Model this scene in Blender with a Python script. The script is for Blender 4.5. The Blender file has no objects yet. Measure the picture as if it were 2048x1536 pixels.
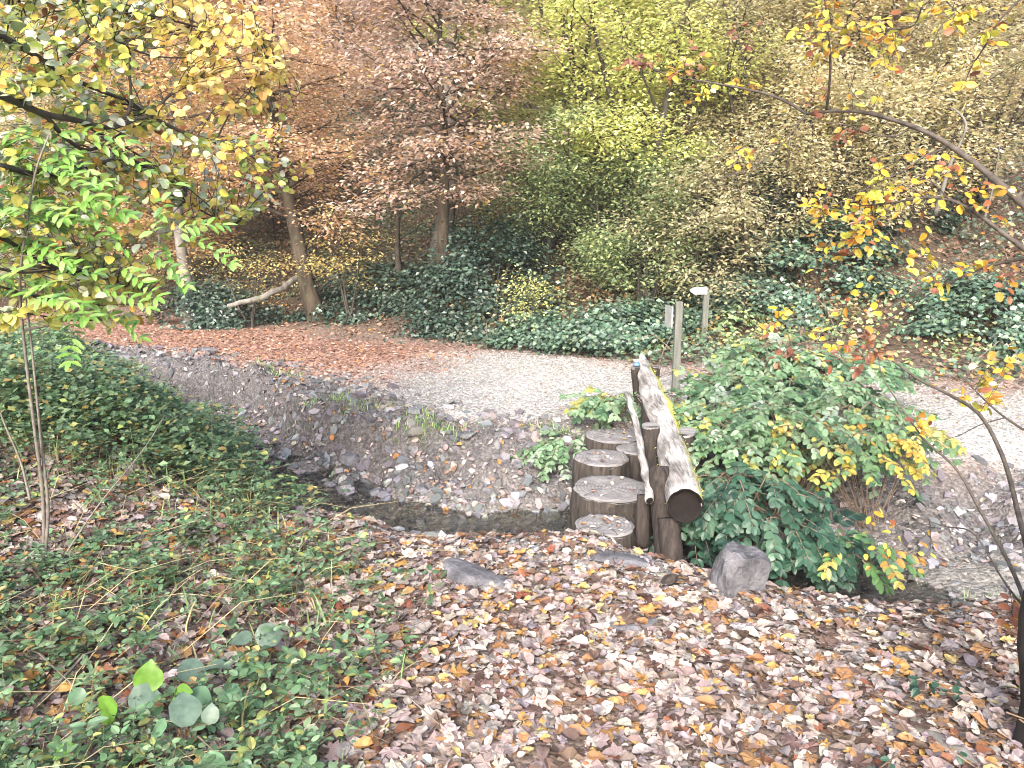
import bpy, math, random
import numpy as np
from mathutils import Vector, Matrix

SC = bpy.context.scene
COL = SC.collection
RS = np.random.RandomState(7)
random.seed(7)
rad = math.radians

# ------------------------------------------------------------------ camera
F = 1547.0
PITCH = rad(11.8)
CAMZ = 1.7
cam_d = bpy.data.cameras.new("camera")
cam_d.sensor_width = 36.0
cam_d.lens = F / 2048 * 36
cam_d.clip_start = 0.05
cam_d.clip_end = 500
cam = bpy.data.objects.new("camera", cam_d)
COL.objects.link(cam)
cam.location = (0, 0, CAMZ)
cam.rotation_euler = (rad(90) - PITCH, 0, 0)
SC.camera = cam

# ------------------------------------------------------------------ sky and sun (overcast)
SUN_EL, SUN_AZ = rad(34), rad(192)          # azimuth clockwise from +Y
w = bpy.data.worlds.new("World")
SC.world = w
w.use_nodes = True
nt = w.node_tree
nt.nodes.clear()
sky = nt.nodes.new("ShaderNodeTexSky")
sky.sky_type = 'NISHITA'
sky.sun_disc = False
sky.sun_elevation = SUN_EL
sky.sun_rotation = SUN_AZ
sky.air_density = 1.0
sky.dust_density = 5.0
sky.ozone_density = 0.6
bg = nt.nodes.new("ShaderNodeBackground")
bg.inputs[1].default_value = 0.15
wo = nt.nodes.new("ShaderNodeOutputWorld")
nt.links.new(sky.outputs[0], bg.inputs[0])
nt.links.new(bg.outputs[0], wo.inputs[0])
sd = bpy.data.lights.new("sun", 'SUN')
sd.energy = 1.5
sd.angle = rad(20)
sd.color = (1.0, 0.985, 0.97)
so = bpy.data.objects.new("sun", sd)
COL.objects.link(so)
dirv = Vector((math.sin(SUN_AZ) * math.cos(SUN_EL), math.cos(SUN_AZ) * math.cos(SUN_EL), math.sin(SUN_EL)))
so.rotation_euler = dirv.to_track_quat('Z', 'Y').to_euler()
so.location = (0, -5, 20)
SC.view_settings.view_transform = 'Standard'
SC.view_settings.look = 'None'
SC.view_settings.exposure = 1.88
SC.view_settings.gamma = 1.0
SC.view_settings.use_curve_mapping = False
SC.cycles.pixel_filter_type = 'BLACKMAN_HARRIS'
SC.cycles.filter_width = 1.05
SC.cycles.max_bounces = 8
SC.cycles.diffuse_bounces = 5
SC.cycles.glossy_bounces = 2
SC.cycles.transmission_bounces = 3
SC.cycles.transparent_max_bounces = 6
SC.cycles.sample_clamp_indirect = 4

# ------------------------------------------------------------------ maths helpers
def ray(px, py):
    u = (768 - py) / F
    return np.array([(px - 1024) / F, math.cos(PITCH) + u * math.sin(PITCH), -math.sin(PITCH) + u * math.cos(PITCH)])

def PD(px, py, d):
    """world point seen at photo pixel px,py at forward distance y = d"""
    r = ray(px, py)
    return r * (d / r[1]) + np.array([0, 0, CAMZ])

def PT(pts):
    return [PD(*p) for p in pts]

def proj(p):
    p = np.asarray(p, float)
    d = p - np.array([0, 0, CAMZ])
    zc = d[..., 1] * math.cos(PITCH) - d[..., 2] * math.sin(PITCH)
    yc = d[..., 1] * math.sin(PITCH) + d[..., 2] * math.cos(PITCH)
    zz = np.maximum(zc, 1e-3)
    return 1024 + F * d[..., 0] / zz, 768 - F * yc / zz, zc

def hsh(i, j, s):
    n = (i.astype(np.int64) * 374761393 + j.astype(np.int64) * 668265263 + s * 982451653) & 0x7fffffff
    n = ((n ^ (n >> 13)) * 1274126177) & 0x7fffffff
    n = (n ^ (n >> 16)) & 0xffff
    return n / 65535.0

def vnoise(x, y, s=0):
    x = np.asarray(x, float); y = np.asarray(y, float)
    xi = np.floor(x); yi = np.floor(y)
    fx = x - xi; fy = y - yi
    fx = fx * fx * (3 - 2 * fx); fy = fy * fy * (3 - 2 * fy)
    a = hsh(xi, yi, s); b = hsh(xi + 1, yi, s); c = hsh(xi, yi + 1, s); d = hsh(xi + 1, yi + 1, s)
    return (a * (1 - fx) + b * fx) * (1 - fy) + (c * (1 - fx) + d * fx) * fy

def fbm(x, y, s=0, o=4):
    v = 0; a = .5; t = 0
    for k in range(o):
        v = v + a * vnoise(x * 2 ** k + 17.3 * k, y * 2 ** k - 9.1 * k, s + k); t += a; a *= .5
    return v / t

def sstep(a, b, v):
    t = np.clip((v - a) / (b - a), 0, 1)
    return t * t * (3 - 2 * t)

def polydist(x, y, P):
    """distance, signed (+ = left of travel), and parameter along polyline"""
    x = np.asarray(x, float); y = np.asarray(y, float)
    best = np.full(x.shape, 1e9); sg = np.ones(x.shape)
    for (ax, ay), (bx, by) in zip(P[:-1], P[1:]):
        dx, dy = bx - ax, by - ay
        L = dx * dx + dy * dy
        t = np.clip(((x - ax) * dx + (y - ay) * dy) / L, 0, 1)
        ex, ey = x - ax - t * dx, y - ay - t * dy
        dd = np.hypot(ex, ey)
        cr = dx * (y - ay) - dy * (x - ax)
        m = dd < best
        best = np.where(m, dd, best); sg = np.where(m, np.sign(cr), sg)
    return best * np.where(sg == 0, 1, sg)

STREAM = [(-40, 13), (-9, 9.9), (-6, 9.2), (-4.3, 8.2), (-3.0, 7.3), (-2.3, 6.3), (-1.45, 5.38), (-.3, 4.95), (.5, 4.85), (1.15, 4.5), (1.8, 4.17), (2.8, 4.0), (4.5, 4.05), (9, 4.8), (40, 9)]
FOOT = [(-40, 22), (-8, 14.2), (-5, 12.6), (-2.4, 10.8), (-.4, 10.0), (.6, 9.7), (1.4, 8.9), (2.3, 8.0), (4.3, 7.45), (7, 7.3), (14, 8.5), (40, 14)]
WATER_Z = -.3

def H(x, y, detail=True):
    x = np.asarray(x, float); y = np.asarray(y, float)
    s = polydist(x, y, STREAM)
    s = s + (fbm(x * 1.7, y * 1.7, 11) - .5) * .35
    h = polydist(x, y, FOOT)
    # far side
    wdt = np.interp(x, [-4, -2, -.5, .5, 1.5, 3.5], [.75, .75, 1.1, 1.2, 1.3, 1.75])
    t = np.clip((s - .13) / (wdt - .13), 0, 1)
    steep = np.interp(x, [-4, -2, -1, 1, 3], [.45, .5, .8, 1.0, 1.1])
    fs_ = np.where(t < .58, .62 * t, .36 + .64 * sstep(.58, .84, t))
    fl_ = np.power(t, steep)
    wl_ = sstep(-.2, -1.4, x)
    far = -.36 + .47 * (fs_ * wl_ + fl_ * (1 - wl_))
    # near side
    n = np.clip((-s - .2) / 1.0, 0, 1)
    near = -.36 + .28 * sstep(0, 1, np.clip(n * 1.6, 0, 1)) + .08 * sstep(.3, 1, n)
    near = near + .16 * sstep(-.8, -2.8, x) * n + .06 * sstep(1.5, 4, x) * n - .03
    near = near + .27 * np.exp(-((x + 3.0) / .95) ** 2 - ((y - 5.0) / 1.0) ** 2) * n
    near = near + .1 * np.exp(-((x - .55) / .5) ** 2 - ((y - 3.95) / .22) ** 2)
    z = np.where(s > 0, far, near)
    z = z + .11 * sstep(1.9, 2.5, x) * np.exp(-(s / .5) ** 2)
    # hill beyond the foot line
    hh = np.clip(h + (fbm(x * .5, y * .5, 3) - .5) * .9, 0, 60)
    k = np.interp(x, [-8, -3, 0, 2, 5], [.12, .16, .24, .3, .34])
    up = k * np.minimum(hh, 2.2) + .58 * np.clip(hh - 1.6, 0, 22) + .25 * np.clip(hh - 24, 0, 30)
    z = z + up + np.where(h > 0, (fbm(x * .35, y * .35, 5) - .5) * np.clip(h, 0, 3) * .35, 0)
    if detail:
        for qx, qy, qr, qd in ((-1.85, 6.4, .11, .26), (-1.45, 6.05, .1, .24), (-1.1, 5.8, .11, .2), (-2.15, 6.8, .1, .2), (.3, 5.6, .12, .14), (-.5, 5.7, .12, .12), (-.75, 5.95, .09, .12)):
            z = z - qd * np.exp(-((x - qx) ** 2 + (y - qy) ** 2) / qr ** 2)
        bank = np.exp(-((s - .75) / .5) ** 2)
        z = z + (fbm(x * 6, y * 6, 21) - .5) * (.03 + .24 * bank) + (fbm(x * 2.6, y * 2.6, 23, 2) - .5) * .17 * bank + (fbm(x * 1.3, y * 1.3, 31) - .5) * .05
        z = z + (fbm(x * 22, y * 22, 41, 3) - .5) * (.008 + .035 * bank)
    return z

def GP(px, py):
    """terrain point seen at photo pixel"""
    r = ray(px, py)
    t = np.linspace(1.5, 60, 6000)
    p = r[None] * t[:, None] + np.array([0, 0, CAMZ])
    below = p[:, 2] < H(p[:, 0], p[:, 1])
    i = int(np.argmax(below)) if below.any() else len(t) - 1
    return p[i]

# ------------------------------------------------------------------ object helpers
def link(o, parent=None):
    COL.objects.link(o)
    if parent is not None:
        o.parent = parent
    return o

def tag(o, label=None, cat=None, group=None, kind=None):
    if label: o['label'] = label
    if cat: o['category'] = cat
    if group: o['group'] = group
    if kind: o['kind'] = kind
    return o

def empty(name, loc, label, cat, group=None):
    o = bpy.data.objects.new(name, None)
    o.empty_display_size = .1
    o.location = tuple(float(v) for v in loc)
    link(o)
    return tag(o, label, cat, group)

def mesh_np(name, V, faces, mats, cols=None, smooth=False, matidx=None):
    """faces: list of int arrays (n,k)"""
    me = bpy.data.meshes.new(name)
    V = np.asarray(V, np.float32)
    me.vertices.add(len(V))
    me.vertices.foreach_set('co', V.ravel())
    loops = np.concatenate([f.ravel() for f in faces]).astype(np.int32)
    tot = np.concatenate([np.full(len(f), f.shape[1], np.int32) for f in faces])
    start = np.concatenate([[0], np.cumsum(tot)[:-1]]).astype(np.int32)
    me.loops.add(len(loops)); me.loops.foreach_set('vertex_index', loops)
    me.polygons.add(len(tot)); me.polygons.foreach_set('loop_start', start); me.polygons.foreach_set('loop_total', tot)
    if matidx is not None:
        me.polygons.foreach_set('material_index', np.asarray(matidx, np.int32))
    me.polygons.foreach_set('use_smooth', np.full(len(tot), bool(smooth)))
    if cols is not None:
        a = me.color_attributes.new('col', 'FLOAT_COLOR', 'POINT')
        c = np.ones((len(V), 4), np.float32); c[:, :3] = cols
        a.data.foreach_set('color', c.ravel())
    for m in (mats if isinstance(mats, (list, tuple)) else [mats]):
        me.materials.append(m)
    me.update(calc_edges=True)
    me.validate()
    return me

def mobj(name, me, parent=None, loc=(0, 0, 0)):
    o = bpy.data.objects.new(name, me)
    o.location = tuple(float(v) for v in loc)
    return link(o, parent)

class MB:
    """collects quads/tris"""
    def __init__(s):
        s.v = []; s.f = {}; s.n = 0; s.c = []
    def add(s, V, faces, col=None):
        V = np.asarray(V, float)
        for f in faces:
            k = len(f)
            s.f.setdefault(k, []).append([i + s.n for i in f])
        s.v.append(V); s.n += len(V)
        s.c.append(np.tile(np.array(col if col is not None else (.5, .5, .5)), (len(V), 1)))
    def tube(s, pts, radii, n=6, cap=True, wob=0.0, col=None, rs=None):
        pts = np.asarray(pts, float)
        m = len(pts)
        if np.isscalar(radii): radii = [radii] * m
        tan = np.gradient(pts, axis=0)
        tan /= np.linalg.norm(tan, axis=1)[:, None] + 1e-9
        a = np.array([0, 0, 1.0]) if abs(tan[0][2]) < .9 else np.array([1.0, 0, 0])
        V = []
        u = np.cross(tan[0], a); u /= np.linalg.norm(u)
        ph = np.arange(n) / n * 2 * math.pi
        pro = np.ones(n)
        if wob: pro = 1 + wob * (RS.rand(n) - .5) * 2
        for i in range(m):
            t = tan[i]
            u = u - t * np.dot(u, t); u /= np.linalg.norm(u) + 1e-9
            vv = np.cross(t, u)
            rr = radii[i] * pro
            if wob: rr = rr * (1 + wob * .5 * (RS.rand(n) - .5))
            V.append(pts[i] + (np.cos(ph) * rr)[:, None] * u + (np.sin(ph) * rr)[:, None] * vv)
        V = np.concatenate(V)
        fs = []
        for i in range(m - 1):
            for j in range(n):
                k = (j + 1) % n
                fs.append((i * n + j, i * n + k, (i + 1) * n + k, (i + 1) * n + j))
        s.add(V, fs, col)
        if cap:
            base = s.n - len(V)
            s.f.setdefault(n, []).append([base + j for j in range(n)][::-1])
            s.f.setdefault(n, []).append([base + (m - 1) * n + j for j in range(n)])
    def box(s, c, dx, dy, dz, R=None, col=None, taper=1.0):
        V = []
        for z in (-.5, .5):
            for x, y in ((-.5, -.5), (.5, -.5), (.5, .5), (-.5, .5)):
                k = taper if z > 0 else 1
                V.append((x * dx * k, y * dy * k, z * dz))
        V = np.array(V)
        if R is not None: V = V @ np.array(R).T
        V = V + np.array(c)
        s.add(V, [(3, 2, 1, 0), (4, 5, 6, 7), (0, 1, 5, 4), (1, 2, 6, 5), (2, 3, 7, 6), (3, 0, 4, 7)], col)
    def mesh(s, name, mat, origin=(0, 0, 0), smooth=False):
        V = np.concatenate(s.v) - np.array(origin)
        return mesh_np(name, V, [np.array(f) for f in s.f.values()], mat, np.concatenate(s.c), smooth)
    def build(s, name, mat, parent=None, smooth=False):
        o = np.array(parent.location) if parent is not None else np.zeros(3)
        return mobj(name, s.mesh(name, mat, o, smooth), parent)

# ------------------------------------------------------------------ materials
def mat_new(name):
    m = bpy.data.materials.new(name); m.use_nodes = True
    nt = m.node_tree; nt.nodes.clear()
    out = nt.nodes.new('ShaderNodeOutputMaterial')
    return m, nt, out

def N(nt, t, **kw):
    n = nt.nodes.new(t)
    for k, v in kw.items():
        if k in ('inp',):
            for a, b in v.items(): n.inputs[a].default_value = b
        else: setattr(n, k, v)
    return n

def leaf_mat(name, rough=.5, trans=.35, spec=.4, noise=9.0, lo=.72, hi=1.2):
    m, nt, out = mat_new(name)
    L = nt.links.new
    at = N(nt, 'ShaderNodeAttribute', attribute_name='col')
    tc = N(nt, 'ShaderNodeTexCoord')
    no = N(nt, 'ShaderNodeTexNoise', inp={'Scale': noise, 'Detail': 3.0})
    L(tc.outputs['Object'], no.inputs['Vector'])
    mr = N(nt, 'ShaderNodeMapRange', inp={1: .3, 2: .7, 3: lo, 4: hi})
    L(no.outputs[0], mr.inputs[0])
    mx = N(nt, 'ShaderNodeMix', data_type='RGBA', blend_type='MULTIPLY', inp={0: 1.0})
    L(at.outputs['Color'], mx.inputs[6]); L(mr.outputs[0], mx.inputs[7])
    pb = N(nt, 'ShaderNodeBsdfPrincipled', inp={'Roughness': rough, 'Specular IOR Level': spec})
    L(mx.outputs[2], pb.inputs['Base Color'])
    if trans > 0:
        tr = N(nt, 'ShaderNodeBsdfTranslucent')
        L(mx.outputs[2], tr.inputs['Color'])
        ms = N(nt, 'ShaderNodeMixShader', inp={0: trans})
        L(pb.outputs[0], ms.inputs[1]); L(tr.outputs[0], ms.inputs[2])
        L(ms.outputs[0], out.inputs[0])
    else:
        L(pb.outputs[0], out.inputs[0])
    return m

def solid_mat(name, c1, c2, scale=8, rough=.8, bump=.3, stretch=(1, 1, 1), attr=False, c3=None, s3=3.0, t3=.55, spec=.3, bdist=.01, detail=6):
    m, nt, out = mat_new(name)
    L = nt.links.new
    tc = N(nt, 'ShaderNodeTexCoord')
    mp = N(nt, 'ShaderNodeMapping'); mp.inputs['Scale'].default_value = stretch
    L(tc.outputs['Object'], mp.inputs[0])
    no = N(nt, 'ShaderNodeTexNoise', inp={'Scale': scale, 'Detail': float(detail), 'Roughness': .65})
    L(mp.outputs[0], no.inputs['Vector'])
    mr = N(nt, 'ShaderNodeMapRange', inp={1: .32, 2: .68})
    L(no.outputs[0], mr.inputs[0])
    mx = N(nt, 'ShaderNodeMix', data_type='RGBA')
    mx.inputs[6].default_value = (*c1, 1); mx.inputs[7].default_value = (*c2, 1)
    L(mr.outputs[0], mx.inputs[0])
    col = mx.outputs[2]
    if c3 is not None:
        n3 = N(nt, 'ShaderNodeTexNoise', inp={'Scale': s3, 'Detail': 5.0, 'Roughness': .7})
        L(tc.outputs['Object'], n3.inputs['Vector'])
        m3 = N(nt, 'ShaderNodeMapRange', inp={1: t3, 2: t3 + .08}); L(n3.outputs[0], m3.inputs[0])
        x3 = N(nt, 'ShaderNodeMix', data_type='RGBA'); x3.inputs[7].default_value = (*c3, 1)
        L(m3.outputs[0], x3.inputs[0]); L(col, x3.inputs[6]); col = x3.outputs[2]
    if attr:
        at = N(nt, 'ShaderNodeAttribute', attribute_name='col')
        xa = N(nt, 'ShaderNodeMix', data_type='RGBA', blend_type='MULTIPLY', inp={0: 1.0})
        L(at.outputs['Color'], xa.inputs[6]); L(col, xa.inputs[7]); col = xa.outputs[2]
    pb = N(nt, 'ShaderNodeBsdfPrincipled', inp={'Roughness': rough, 'Specular IOR Level': spec})
    L(col, pb.inputs['Base Color'])
    if bump:
        bp = N(nt, 'ShaderNodeBump', inp={'Strength': bump, 'Distance': bdist})
        L(no.outputs[0], bp.inputs['Height']); L(bp.outputs[0], pb.inputs['Normal'])
    L(pb.outputs[0], out.inputs[0])
    return m

M = {}
M['foliage'] = leaf_mat('foliage', .5, .5, .35, 3.0, .8, 1.15)
M['gloss_leaf'] = leaf_mat('evergreen_leaf', .34, .12, .6, 5.0, .7, 1.2)
M['near_leaf'] = leaf_mat('near_leaf', .42, .4, .45, 40.0, .75, 1.15)
M['litter'] = leaf_mat('fallen_leaf', .55, .08, .3, 45.0, .55, 1.2)
M['grass'] = leaf_mat('grass_blade', .5, .3, .4, 12.0)
M['bark_brown'] = solid_mat('bark_brown', (.02, .016, .012), (.085, .068, .05), 16, .9, .6, (1, 1, .25), c3=(.06, .08, .04), s3=5, t3=.6)
M['bark_grey'] = solid_mat('bark_grey', (.07, .066, .06), (.22, .21, .195), 12, .85, .4, (1, 1, .4), c3=(.09, .11, .06), s3=4, t3=.62)
M['bark_dark'] = solid_mat('bark_dark', (.02, .018, .015), (.075, .065, .055), 16, .85, .5, (1, 1, .3))
M['twig_grey'] = solid_mat('twig_grey', (.08, .07, .06), (.2, .18, .165), 30, .7, .2)
M['twig_brown0'] = solid_mat('cane_bark', (.12, .09, .07), (.26, .2, .16), 30, .7, .2)
M['branch_dark'] = solid_mat('branch_dark', (.03, .025, .022), (.1, .085, .075), 30, .75, .2)
M['post_wood'] = solid_mat('post_wood', (.009, .007, .006), (.05, .04, .036), 40, .85, .7, (1, 1, .1), c3=(.17, .15, .135), s3=9, t3=.64, bdist=.012)
M['stump_side'] = solid_mat('stump_side', (.012, .01, .009), (.075, .063, .056), 34, .85, .7, (1, 1, .08), c3=(.025, .02, .02), s3=5, t3=.6, bdist=.012)
M['stump_top'] = solid_mat('stump_top', (.15, .145, .148), (.25, .245, .25), 22, .75, .5, (1, 1, 1), c3=(.31, .3, .3), s3=14, t3=.6, bdist=.006)
M['sign_post'] = solid_mat('sign_post', (.08, .085, .075), (.16, .165, .15), 30, .85, .3, (1, 1, .1))
M['sign_grey'] = solid_mat('sign_grey', (.22, .23, .225), (.3, .31, .3), 12, .5, .05)
M['sign_white'] = solid_mat('sign_white', (.78, .79, .78), (.88, .88, .88), 12, .45, .02)
M['stone'] = solid_mat('stone', (.5, .5, .5), (1.15, 1.15, 1.15), 18, .55, .5, attr=True, spec=.5)
M['boulder'] = solid_mat('boulder', (.045, .045, .052), (.17, .17, .19), 9, .7, 1.0, c3=(.26, .26, .28), s3=9, t3=.62, bdist=.04, detail=10)
M['blue_paint'] = solid_mat('blue_paint', (.08, .16, .3), (.12, .22, .36), 20, .4, .05)
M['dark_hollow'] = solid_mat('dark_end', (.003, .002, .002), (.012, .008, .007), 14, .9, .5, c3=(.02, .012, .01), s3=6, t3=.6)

def rings_mat(name, c1, c2, c3, scale, axis='Z'):
    m, nt, out = mat_new(name)
    L = nt.links.new
    tc = N(nt, 'ShaderNodeTexCoord')
    wv = N(nt, 'ShaderNodeTexWave', wave_type='RINGS', rings_direction=axis, inp={'Scale': scale, 'Distortion': 2.5, 'Detail': 3.0, 'Detail Scale': 1.5})
    L(tc.outputs['Object'], wv.inputs['Vector'])
    no = N(nt, 'ShaderNodeTexNoise', inp={'Scale': 11.0, 'Detail': 7.0, 'Roughness': .7}); L(tc.outputs['Object'], no.inputs['Vector'])
    mx = N(nt, 'ShaderNodeMix', data_type='RGBA'); mx.inputs[6].default_value = (*c1, 1); mx.inputs[7].default_value = (*c2, 1)
    L(wv.outputs['Fac'], mx.inputs[0])
    mr = N(nt, 'ShaderNodeMapRange', inp={1: .5, 2: .66}); L(no.outputs[0], mr.inputs[0])
    m2 = N(nt, 'ShaderNodeMix', data_type='RGBA'); m2.inputs[7].default_value = (*c3, 1)
    L(mr.outputs[0], m2.inputs[0]); L(mx.outputs[2], m2.inputs[6])
    pb = N(nt, 'ShaderNodeBsdfPrincipled', inp={'Roughness': .75, 'Specular IOR Level': .25})
    bp = N(nt, 'ShaderNodeBump', inp={'Strength': .8, 'Distance': .008}); L(no.outputs[0], bp.inputs['Height'])
    L(bp.outputs[0], pb.inputs['Normal']); L(m2.outputs[2], pb.inputs['Base Color']); L(pb.outputs[0], out.inputs[0])
    return m
M['stump_top'] = rings_mat('stump_top', (.13, .125, .13), (.2, .195, .2), (.25, .24, .235), 14.0)

def log_mat(name, moss=True, grain=(1, 1, 1)):
    """silvery barkless log: fibres follow the long axis (object Y); moss sits on the right upper flank"""
    m, nt, out = mat_new(name)
    L = nt.links.new
    tc = N(nt, 'ShaderNodeTexCoord')
    mp = N(nt, 'ShaderNodeMapping'); mp.inputs['Scale'].default_value = (26, 2.2, 26)
    L(tc.outputs['Object'], mp.inputs[0])
    no = N(nt, 'ShaderNodeTexNoise', inp={'Scale': 1.6, 'Detail': 7.0, 'Roughness': .7, 'Distortion': .6})
    L(mp.outputs[0], no.inputs['Vector'])
    cr = N(nt, 'ShaderNodeValToRGB')
    e = cr.color_ramp.elements
    e[0].position = .3; e[0].color = (.045, .04, .036, 1)
    e[1].position = .46; e[1].color = (.28, .265, .255, 1)
    k = e.new(.6); k.color = (.5, .485, .475, 1)
    L(no.outputs[0], cr.inputs[0])
    n2 = N(nt, 'ShaderNodeTexNoise', inp={'Scale': 5.0, 'Detail': 4.0})
    L(tc.outputs['Object'], n2.inputs['Vector'])
    m2 = N(nt, 'ShaderNodeMapRange', inp={1: .38, 2: .62, 3: .55, 4: 1.12}); L(n2.outputs[0], m2.inputs[0])
    mu = N(nt, 'ShaderNodeMix', data_type='RGBA', blend_type='MULTIPLY', inp={0: 1.0})
    L(cr.outputs[0], mu.inputs[6]); L(m2.outputs[0], mu.inputs[7])
    col = mu.outputs[2]
    if moss:
        at = N(nt, 'ShaderNodeAttribute', attribute_name='col')
        n3 = N(nt, 'ShaderNodeTexNoise', inp={'Scale': 16.0, 'Detail': 6.0, 'Roughness': .7})
        L(tc.outputs['Object'], n3.inputs['Vector'])
        ad = N(nt, 'ShaderNodeMath', operation='ADD'); L(at.outputs['Fac'], ad.inputs[0]); L(n3.outputs[0], ad.inputs[1])
        mr = N(nt, 'ShaderNodeMapRange', inp={1: .93, 2: 1.05}); L(ad.outputs[0], mr.inputs[0])
        mx = N(nt, 'ShaderNodeMix', data_type='RGBA'); mx.inputs[7].default_value = (.36, .36, .09, 1)
        L(mr.outputs[0], mx.inputs[0]); L(col, mx.inputs[6]); col = mx.outputs[2]
    pb = N(nt, 'ShaderNodeBsdfPrincipled', inp={'Roughness': .75, 'Specular IOR Level': .3})
    bp = N(nt, 'ShaderNodeBump', inp={'Strength': .7, 'Distance': .01})
    L(no.outputs[0], bp.inputs['Height']); L(bp.outputs[0], pb.inputs['Normal'])
    L(col, pb.inputs['Base Color']); L(pb.outputs[0], out.inputs[0])
    return m
M['log'] = log_mat('weathered_log')
M['pole'] = log_mat('weathered_pole', False)

def ground_mat():
    m, nt, out = mat_new('forest_ground')
    L = nt.links.new
    at = N(nt, 'ShaderNodeAttribute', attribute_name='col')
    tc = N(nt, 'ShaderNodeTexCoord')
    no = N(nt, 'ShaderNodeTexNoise', inp={'Scale': 26.0, 'Detail': 8.0, 'Roughness': .75})
    L(tc.outputs['Object'], no.inputs['Vector'])
    vo = N(nt, 'ShaderNodeTexVoronoi', feature='F1', inp={'Scale': 42.0, 'Randomness': 1.0})
    L(tc.outputs['Object'], vo.inputs['Vector'])
    mr = N(nt, 'ShaderNodeMapRange', inp={1: .3, 2: .7, 3: .45, 4: 1.45}); L(no.outputs[0], mr.inputs[0])
    mx = N(nt, 'ShaderNodeMix', data_type='RGBA', blend_type='MULTIPLY', inp={0: 1.0})
    L(at.outputs['Color'], mx.inputs[6]); L(mr.outputs[0], mx.inputs[7])
    hsv = N(nt, 'ShaderNodeSeparateColor'); L(vo.outputs['Color'], hsv.inputs[0])
    m2 = N(nt, 'ShaderNodeMapRange', inp={1: 0, 2: 1, 3: .65, 4: 1.3}); L(hsv.outputs[0], m2.inputs[0])
    mx2 = N(nt, 'ShaderNodeMix', data_type='RGBA', blend_type='MULTIPLY', inp={0: 1.0})
    L(mx.outputs[2], mx2.inputs[6]); L(m2.outputs[0], mx2.inputs[7])
    pb = N(nt, 'ShaderNodeBsdfPrincipled', inp={'Roughness': .8, 'Specular IOR Level': .3})
    bp = N(nt, 'ShaderNodeBump', inp={'Strength': .9, 'Distance': .02})
    ad = N(nt, 'ShaderNodeMath', operation='SUBTRACT'); L(no.outputs[0], ad.inputs[0]); L(vo.outputs[0], ad.inputs[1])
    L(ad.outputs[0], bp.inputs['Height']); L(bp.outputs[0], pb.inputs['Normal'])
    L(mx2.outputs[2], pb.inputs['Base Color']); L(pb.outputs[0], out.inputs[0])
    return m
M['ground'] = ground_mat()

def water_mat():
    m, nt, out = mat_new('stream_water')
    L = nt.links.new
    tc = N(nt, 'ShaderNodeTexCoord')
    mp = N(nt, 'ShaderNodeMapping'); mp.inputs['Scale'].default_value = (7, 18, 7)
    L(tc.outputs['Object'], mp.inputs[0])
    no = N(nt, 'ShaderNodeTexNoise', inp={'Scale': 1.5, 'Detail': 3.0, 'Distortion': .8})
    L(mp.outputs[0], no.inputs['Vector'])
    bp = N(nt, 'ShaderNodeBump', inp={'Strength': 1.0, 'Distance': .12}); L(no.outputs[0], bp.inputs['Height'])
    fr = N(nt, 'ShaderNodeFresnel', inp={'IOR': 1.33}); L(bp.outputs[0], fr.inputs['Normal'])
    g = N(nt, 'ShaderNodeBsdfGlossy', inp={'Roughness': .04}); L(bp.outputs[0], g.inputs['Normal'])
    t = N(nt, 'ShaderNodeBsdfTransparent'); t.inputs[0].default_value = (.8, .8, .76, 1)
    ms = N(nt, 'ShaderNodeMixShader'); L(fr.outputs[0], ms.inputs[0]); L(t.outputs[0], ms.inputs[1]); L(g.outputs[0], ms.inputs[2])
    L(ms.outputs[0], out.inputs[0])
    return m
M['water'] = water_mat()

# ------------------------------------------------------------------ leaf templates (length along +Y, normal +Z, unit length)
def tmpl_rhomb(wd=.3, fold=.07, droop=.1):
    V = np.array([(0, 0, 0), (-wd, .45, fold), (0, 1, -droop), (wd, .45, fold)])
    return V, np.array([(0, 3, 2), (0, 2, 1)])

def tmpl_oval(wd=.33, fold=.06, droop=.12, curl=0.0):
    mid = [(0, 0, 0), (0, .33, -.0), (0, .68, -droop * .4), (0, 1, -droop)]
    lf = [(-wd * .72, .14, fold), (-wd, .45, fold * 1.2), (-wd * .66, .8, fold * .5 - droop * .5)]
    rt = [(-x, y, z) for x, y, z in lf]
    V = np.array(mid + lf + rt)
    if curl: V[:, 2] += curl * (V[:, 0] ** 2 * 4 + (V[:, 1] - .5) ** 2)
    f = [(0, 1, 4), (1, 5, 4), (1, 2, 5), (2, 6, 5), (2, 3, 6)]
    g = [(0, 7, 1), (1, 7, 8), (1, 8, 2), (2, 8, 9), (2, 9, 3)]
    return V, np.array(f + g)

def tmpl_maple(curl, seed):
    rs = np.random.RandomState(seed)
    ang = [-90, -62, -38, -12, 8, 30, 45, 66, 90]
    r = [.2, .42, .38, .54, .43, .64, .5, .56, .7]
    pts = []
    for a, q in zip(ang, r): pts.append((a, q))
    full = [(-(180 + a) if False else 180 - a, q) for a, q in pts[1:-1]][::-1]
    allp = pts + full
    V = [(0, .42, 0)]
    for a, q in allp:
        q = q * (1 + .12 * (rs.rand() - .5))
        V.append((math.cos(rad(a)) * q * .85, .42 + math.sin(rad(a)) * q * .75, 0))
    V = np.array(V)
    k1, k2, k3 = curl * (rs.rand(3) - .25)
    V[:, 2] = k1 * 1.4 * V[:, 0] ** 2 + k2 * (V[:, 1] - .42) ** 2 * 1.5 + .5 * k3 * V[:, 0] * (V[:, 1] - .4) + rs.randn(len(V)) * .05 * curl
    V[:, 2] -= V[0, 2]
    n = len(allp)
    fs = [(0, 1 + i, 1 + (i + 1) % n) for i in range(n)]
    return V, np.array(fs)

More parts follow.
